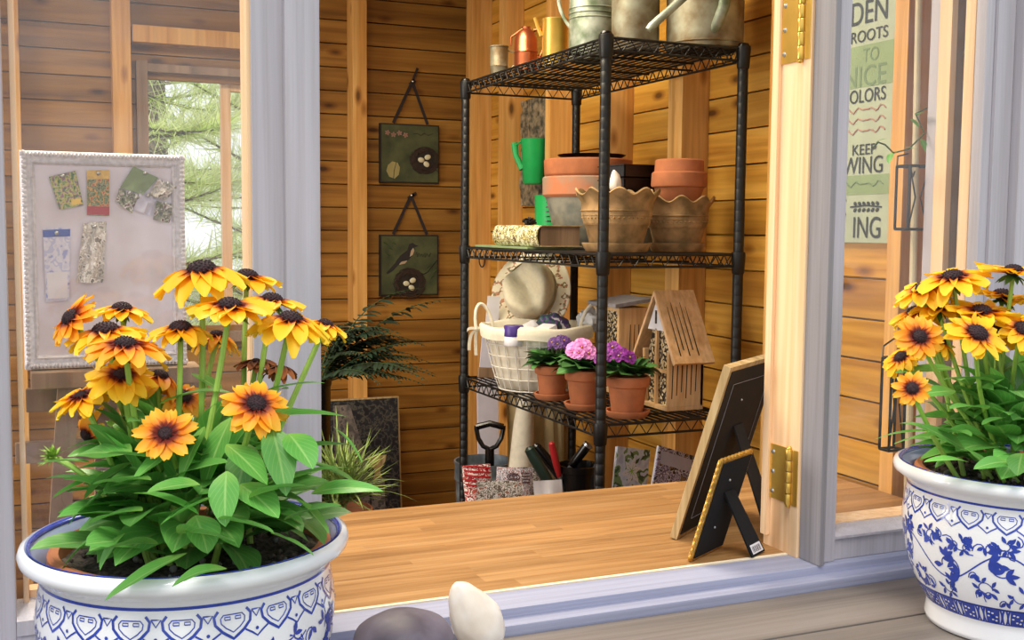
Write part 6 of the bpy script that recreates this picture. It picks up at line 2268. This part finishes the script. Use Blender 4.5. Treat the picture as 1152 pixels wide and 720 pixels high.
UPC = (-0.10, -0.30, 0.95)
FAC = (-0.40, -0.80, 0.45)
left = [
    (227, 306, 1.10, 52, (-0.12, -0.072, 0.98), dict(droop=0.42, cone=0.30)),
    (278, 313, 1.20, 40, (0.15, -0.023, 0.98), dict(droop=0.25)),
    (258, 346, 1.06, 52, (0.02, -0.09, 0.97), dict(droop=0.18, cone=0.26)),
    (203, 371, 1.09, 38, (-0.05, -0.054, 0.99), dict(droop=0.35, cone=0.32)),
    (306, 339, 1.17, 38, (0.12, -0.054, 0.98), dict(droop=0.2)),
    (327, 361, 1.08, 47, (0.1, -0.135, 0.94), dict(droop=0.42, cone=0.28)),
    (366, 366, 1.16, 28, (0.3, -0.045, 0.94), dict(droop=0.35)),
    (137, 349, 1.16, 36, (0, -0.068, 0.98), dict(droop=0.30, cone=0.30)),
    (80, 358, 1.10, 36, (-0.72, -0.28, 0.62), dict(droop=0.22, mat='petal_orange', cone=0.28)),
    (119, 374, 1.10, 47, (-0.12, -0.054, 0.98), dict(droop=0.34, cone=0.30)),
    (141, 389, 1.04, 48, (0.05, -0.153, 0.93), dict(droop=0.34, cone=0.26, mat='petal_orange')),
    (137, 423, 1.06, 42, (-0.05, -0.42, 0.9), dict(droop=0.28, cone=0.22)),
    (92, 446, 1.07, 36, (-0.35, -0.18, 0.9), dict(droop=0.22, cone=0.2)),
    (186, 488, 1.00, 35, (-0.18, -0.8, 0.56), dict(droop=0.10, cone=0.22, mat='petal_orange', np_=11)),
    (288, 455, 1.00, 41, (0.02, -0.66, 0.75), dict(droop=0.30, cone=0.26, mat='petal_orange')),
    (180, 424, 1.12, 30, (0.35, -0.05, 0.9), dict(droop=0.7, mat='petal_orange')),
    (206, 447, 1.12, 28, (0.1, -0.62, 0.75), dict(droop=0.3, mat='petal_orange')),
    (98, 489, 1.10, 24, (-0.3, -0.2, -0.2), dict(droop=0.9, mat='petal_orange', np_=8)),
    (244, 378, 1.18, 26, (0.1, 0.045, 0.98), dict(droop=0.6, mat='petal_orange')),
    (288, 407, 1.18, 24, (0, 0, 1), dict(droop=0.3, mat='petal_brown', cone=0.2)),
    (316, 414, 1.17, 22, (0.1, 0, 1), dict(droop=0.5, mat='petal_brown', cone=0.2)),
]
hero = [
    # from (px, py, depth) to the tip (px, py, depth), width in px, droop
    (300, 470, 1.02, 390, 468, 1.0, 44, 0.25), (306, 480, 1.0, 322, 556, 0.97, 36, 0.4), (325, 488, 1.0, 352, 527, 0.98, 40, 0.3), (255, 530, 0.98, 250, 592, 0.96, 36, 0.3),
    (150, 555, 0.99, 225, 578, 0.97, 30, 0.5), (270, 545, 1.0, 312, 583, 0.97, 40, 0.3), (320, 585, 1.0, 384, 568, 0.99, 44, 0.35), (200, 600, 0.97, 268, 610, 0.95, 52, 0.4),
    (210, 622, 0.98, 117, 676, 0.93, 36, 0.25), (178, 612, 0.98, 118, 618, 0.96, 40, 0.4), (200, 535, 1.02, 255, 520, 1.0, 42, 0.3), (130, 530, 1.04, 60, 560, 1.05, 26, 0.3),
    (190, 520, 1.02, 120, 510, 1.02, 36, 0.3), (350, 555, 1.03, 428, 556, 1.02, 26, 0.6), (255, 640, 0.96, 196, 660, 0.94, 30, 0.8), (110, 600, 1.02, 68, 640, 1.02, 22, 0.3),
    (180, 455, 1.08, 260, 440, 1.06, 26, 0.6), (250, 440, 1.1, 215, 420, 1.1, 26, 0.2), (100, 520, 1.05, 42, 522, 1.06, 26, 0.3), (148, 510, 1.04, 86, 512, 1.06, 40, 0.2),
    (230, 480, 1.04, 200, 540, 1.0, 30, 0.2), (340, 520, 1.06, 402, 545, 1.05, 40, 0.4), (260, 470, 1.05, 225, 550, 1.02, 36, 0.3), (305, 600, 0.99, 355, 625, 0.97, 28, 0.3),
    (240, 560, 0.98, 180, 590, 0.96, 44, 0.3), (160, 575, 0.98, 100, 590, 1.0, 38, 0.4), (280, 560, 0.98, 345, 545, 0.98, 44, 0.3),
    (220, 580, 0.98, 235, 622, 0.97, 44, 0.3), (300, 545, 1.0, 390, 525, 1.02, 40, 0.35), (170, 540, 0.99, 105, 545, 1.0, 40, 0.3), (255, 500, 1.0, 300, 545, 0.98, 36, 0.3),
    (225, 545, 0.98, 165, 555, 0.96, 36, 0.4), (280, 500, 1.04, 265, 560, 1.0, 36, 0.2), (330, 560, 1.0, 372, 600, 0.99, 40, 0.4), (150, 520, 1.03, 95, 560, 1.03, 34, 0.4),
    (205, 500, 1.04, 150, 540, 1.0, 32, 0.3), (310, 510, 1.03, 395, 500, 1.05, 34, 0.3), (245, 585, 0.97, 310, 600, 0.96, 44, 0.4), (130, 545, 1.03, 75, 590, 1.04, 26, 0.3), (375, 480, 1.05, 410, 520, 1.04, 22, 0.4), (300, 440, 1.10, 365, 430, 1.08, 22, 0.3), (140, 600, 1.0, 110, 640, 0.98, 26, 0.5),
]
rudbeckia(LP + Vector((0.004, -0.004, 0.0205)), 'left potted black-eyed susan with tall drooping yellow flowers', left, 31, 135, 0.1445, 0.2045, (0, 0.11), (0.085, 0.12), 1.066, hero)
# yellow-green bud at the left of the left plant
lp = [o for o in bpy.data.objects if o.name.startswith('potted_rudbeckia')][0]
bp = AD(60, 515, 1.16)
bm_ = MB()
rnd = random.Random(77)
for k in range(46):
    a, g = k * 2.4, 1.5 * (k / 46)
    d = frame_of((-0.5, -0.3, 0.8)) @ Vector((math.sin(g) * math.cos(a), math.sin(g) * math.sin(a), math.cos(g)))
    leafy(bm_, bp, d, rnd.uniform(0.010, 0.018), 0.0035, 0.4, rnd, 0, 0.2, 4, 2)
bd = bm_.build('flower_bud', 'stem_green', lp, angle=3)
MB().tube(bez(LP + Vector((-0.03, -0.03, 0.20)), AD(110, 530, 1.14), bp, 10), 0.003, 7).build('stem', 'stem_green', lp)

right = [
    (1072, 313, 1.60, 44, (-0.22, -0.09, 0.95), dict(droop=0.28, cone=0.26)),
    (1140, 306, 1.58, 42, (0.02, -0.068, 0.98), dict(droop=0.02, cone=0.24)),
    (1056, 346, 1.62, 36, (-0.15, -0.113, 0.95), dict(droop=0.22, cone=0.22)),
    (1104, 352, 1.58, 46, (0, -0.162, 0.93), dict(droop=0.0, cone=0.24)),
    (1099, 376, 1.50, 38, (-0.08, -0.62, 0.76), dict(droop=0.12, cone=0.29, np_=12)),
    (1150, 371, 1.54, 32, (-0.1, -0.66, 0.72), dict(droop=0.2, cone=0.30)),
    (1034, 379, 1.54, 28, (-0.35, -0.8, 0.45), dict(droop=0.10, cone=0.28, mat='petal_orange', np_=12)),
    (1056, 384, 1.62, 24, (0.2, -0.45, 0.85), dict(droop=0.3)),
    (1014, 402, 1.60, 24, (-0.65, -0.1, 0.7), dict(droop=0.35)),
    (1026, 437, 1.50, 22, (-0.45, -0.8, 0.36), dict(droop=0.10, cone=0.30, mat='petal_orange', np_=11)),
    (1128, 334, 1.66, 36, (0.15, -0.09, 0.97), dict(droop=0.1)),
    (1030, 352, 1.66, 30, (-0.3, -0.045, 0.95), dict(droop=0.4)),
    (1175, 340, 1.60, 40, (0.2, -0.135, 0.93), dict(droop=0.2)),
    (1185, 390, 1.56, 32, (0.3, -0.5, 0.8), dict(droop=0.2)),
    (1038, 326, 1.62, 34, (-0.35, -0.1, 0.93), dict(droop=0.35)),
    (1122, 372, 1.60, 30, (0.1, -0.4, 0.9), dict(droop=0.25)),
    (1205, 320, 1.66, 38, (0.3, -0.09, 0.93), dict(droop=0.25)),
]
hero_r = [
    (1120, 430, 1.54, 1060, 427, 1.50, 22, 0.3), (1110, 460, 1.52, 1068, 460, 1.48, 30, 0.35), (1075, 440, 1.54, 1026, 448, 1.52, 20, 0.3), (1060, 490, 1.54, 1002, 500, 1.50, 24, 0.3),
    (1045, 485, 1.54, 976, 497, 1.52, 10, 0.4), (1085, 505, 1.50, 1035, 478, 1.50, 26, 0.2), (1130, 470, 1.5, 1104, 478, 1.47, 16, 0.3), (1110, 525, 1.48, 1085, 502, 1.46, 18, 0.3),
    (1140, 440, 1.52, 1152, 448, 1.46, 20, 0.3), (1090, 520, 1.48, 1040, 520, 1.46, 22, 0.4), (1135, 520, 1.47, 1100, 530, 1.44, 20, 0.5), (1075, 415, 1.58, 1006, 420, 1.58, 20, 0.2),
    (1150, 510, 1.46, 1144, 535, 1.43, 26, 0.3), (1065, 470, 1.55, 1025, 470, 1.54, 24, 0.4),
]
rudbeckia(RP + Vector((0.004, -0.004, 0.0205)), 'right potted black-eyed susan with yellow flowers facing the viewer', right, 47, 130, 0.1445, 0.2045, (0, 0.12), (0.08, 0.115), 0.985, hero_r)

# ================================================================== outdoors beyond the back window
def pine(x, y, h, seed, label, crown0=0.2):
    rnd = random.Random(seed)
    t = thing('pine_tree', label, 'tree', (x, y, -0.05), 'pines beyond the back window')
    MB().tube([(x, y, -0.05), (x + 0.03, y, h * 0.5), (x, y + 0.02, h)], [0.11, 0.075, 0.02], 12).build('trunk', 'bark', t)
    br, nd = MB(), MB()
    for i in range(52):
        z = crown0 + (h - crown0) * (i + rnd.random()) / 52
        a = rnd.uniform(0, 6.3)
        L = (1.25 - 0.7 * z / h) * rnd.uniform(0.6, 1.1)
        p0 = Vector((x, y, z))
        p2 = p0 + Vector((math.cos(a) * L, math.sin(a) * L, rnd.uniform(-0.1, 0.35)))
        pts = bez(p0, p0.lerp(p2, 0.5) + Vector((0, 0, -0.05)), p2, 7)
        br.tube(pts, [0.016 - 0.0017 * k for k in range(8)], 5)
        for k in range(2, 8):
            tg = (pts[k] - pts[k - 1]).normalized()
            for j in range(32):
                d = (tg * 0.8 + Vector((rnd.uniform(-1, 1), rnd.uniform(-1, 1), rnd.uniform(-.7, 1)))).normalized()
                s = d.cross(Vector((rnd.random(), rnd.random(), 1))).normalized() * 0.0035
                b = pts[k] + tg * rnd.uniform(-.05, .05)
                e = b + d * rnd.uniform(.14, .24)
                nd.add([b - s, b + s, e + s * .3, e - s * .3], [(0, 1, 2, 3)], 0, [(0, 0), (0, 1), (1, 1), (1, 0)])
    br.build('branches', 'bark', t)
    nd.build('needles', 'needle', t, smooth=False)


p_ = A(138, 200, 6.3)
pine(p_.x, 6.3, 3.6, 1, 'nearest pine beyond the back window, at its left')
p_ = A(318, 200, 7.0)
pine(p_.x, 7.0, 4.0, 2, 'pine seen through the right half of the back window')
pine(0.9, 9.2, 4.4, 3, 'farther pine behind the nearest pine')
pine(2.4, 11.4, 5.0, 4, 'farthest pine seen in the middle of the back window')
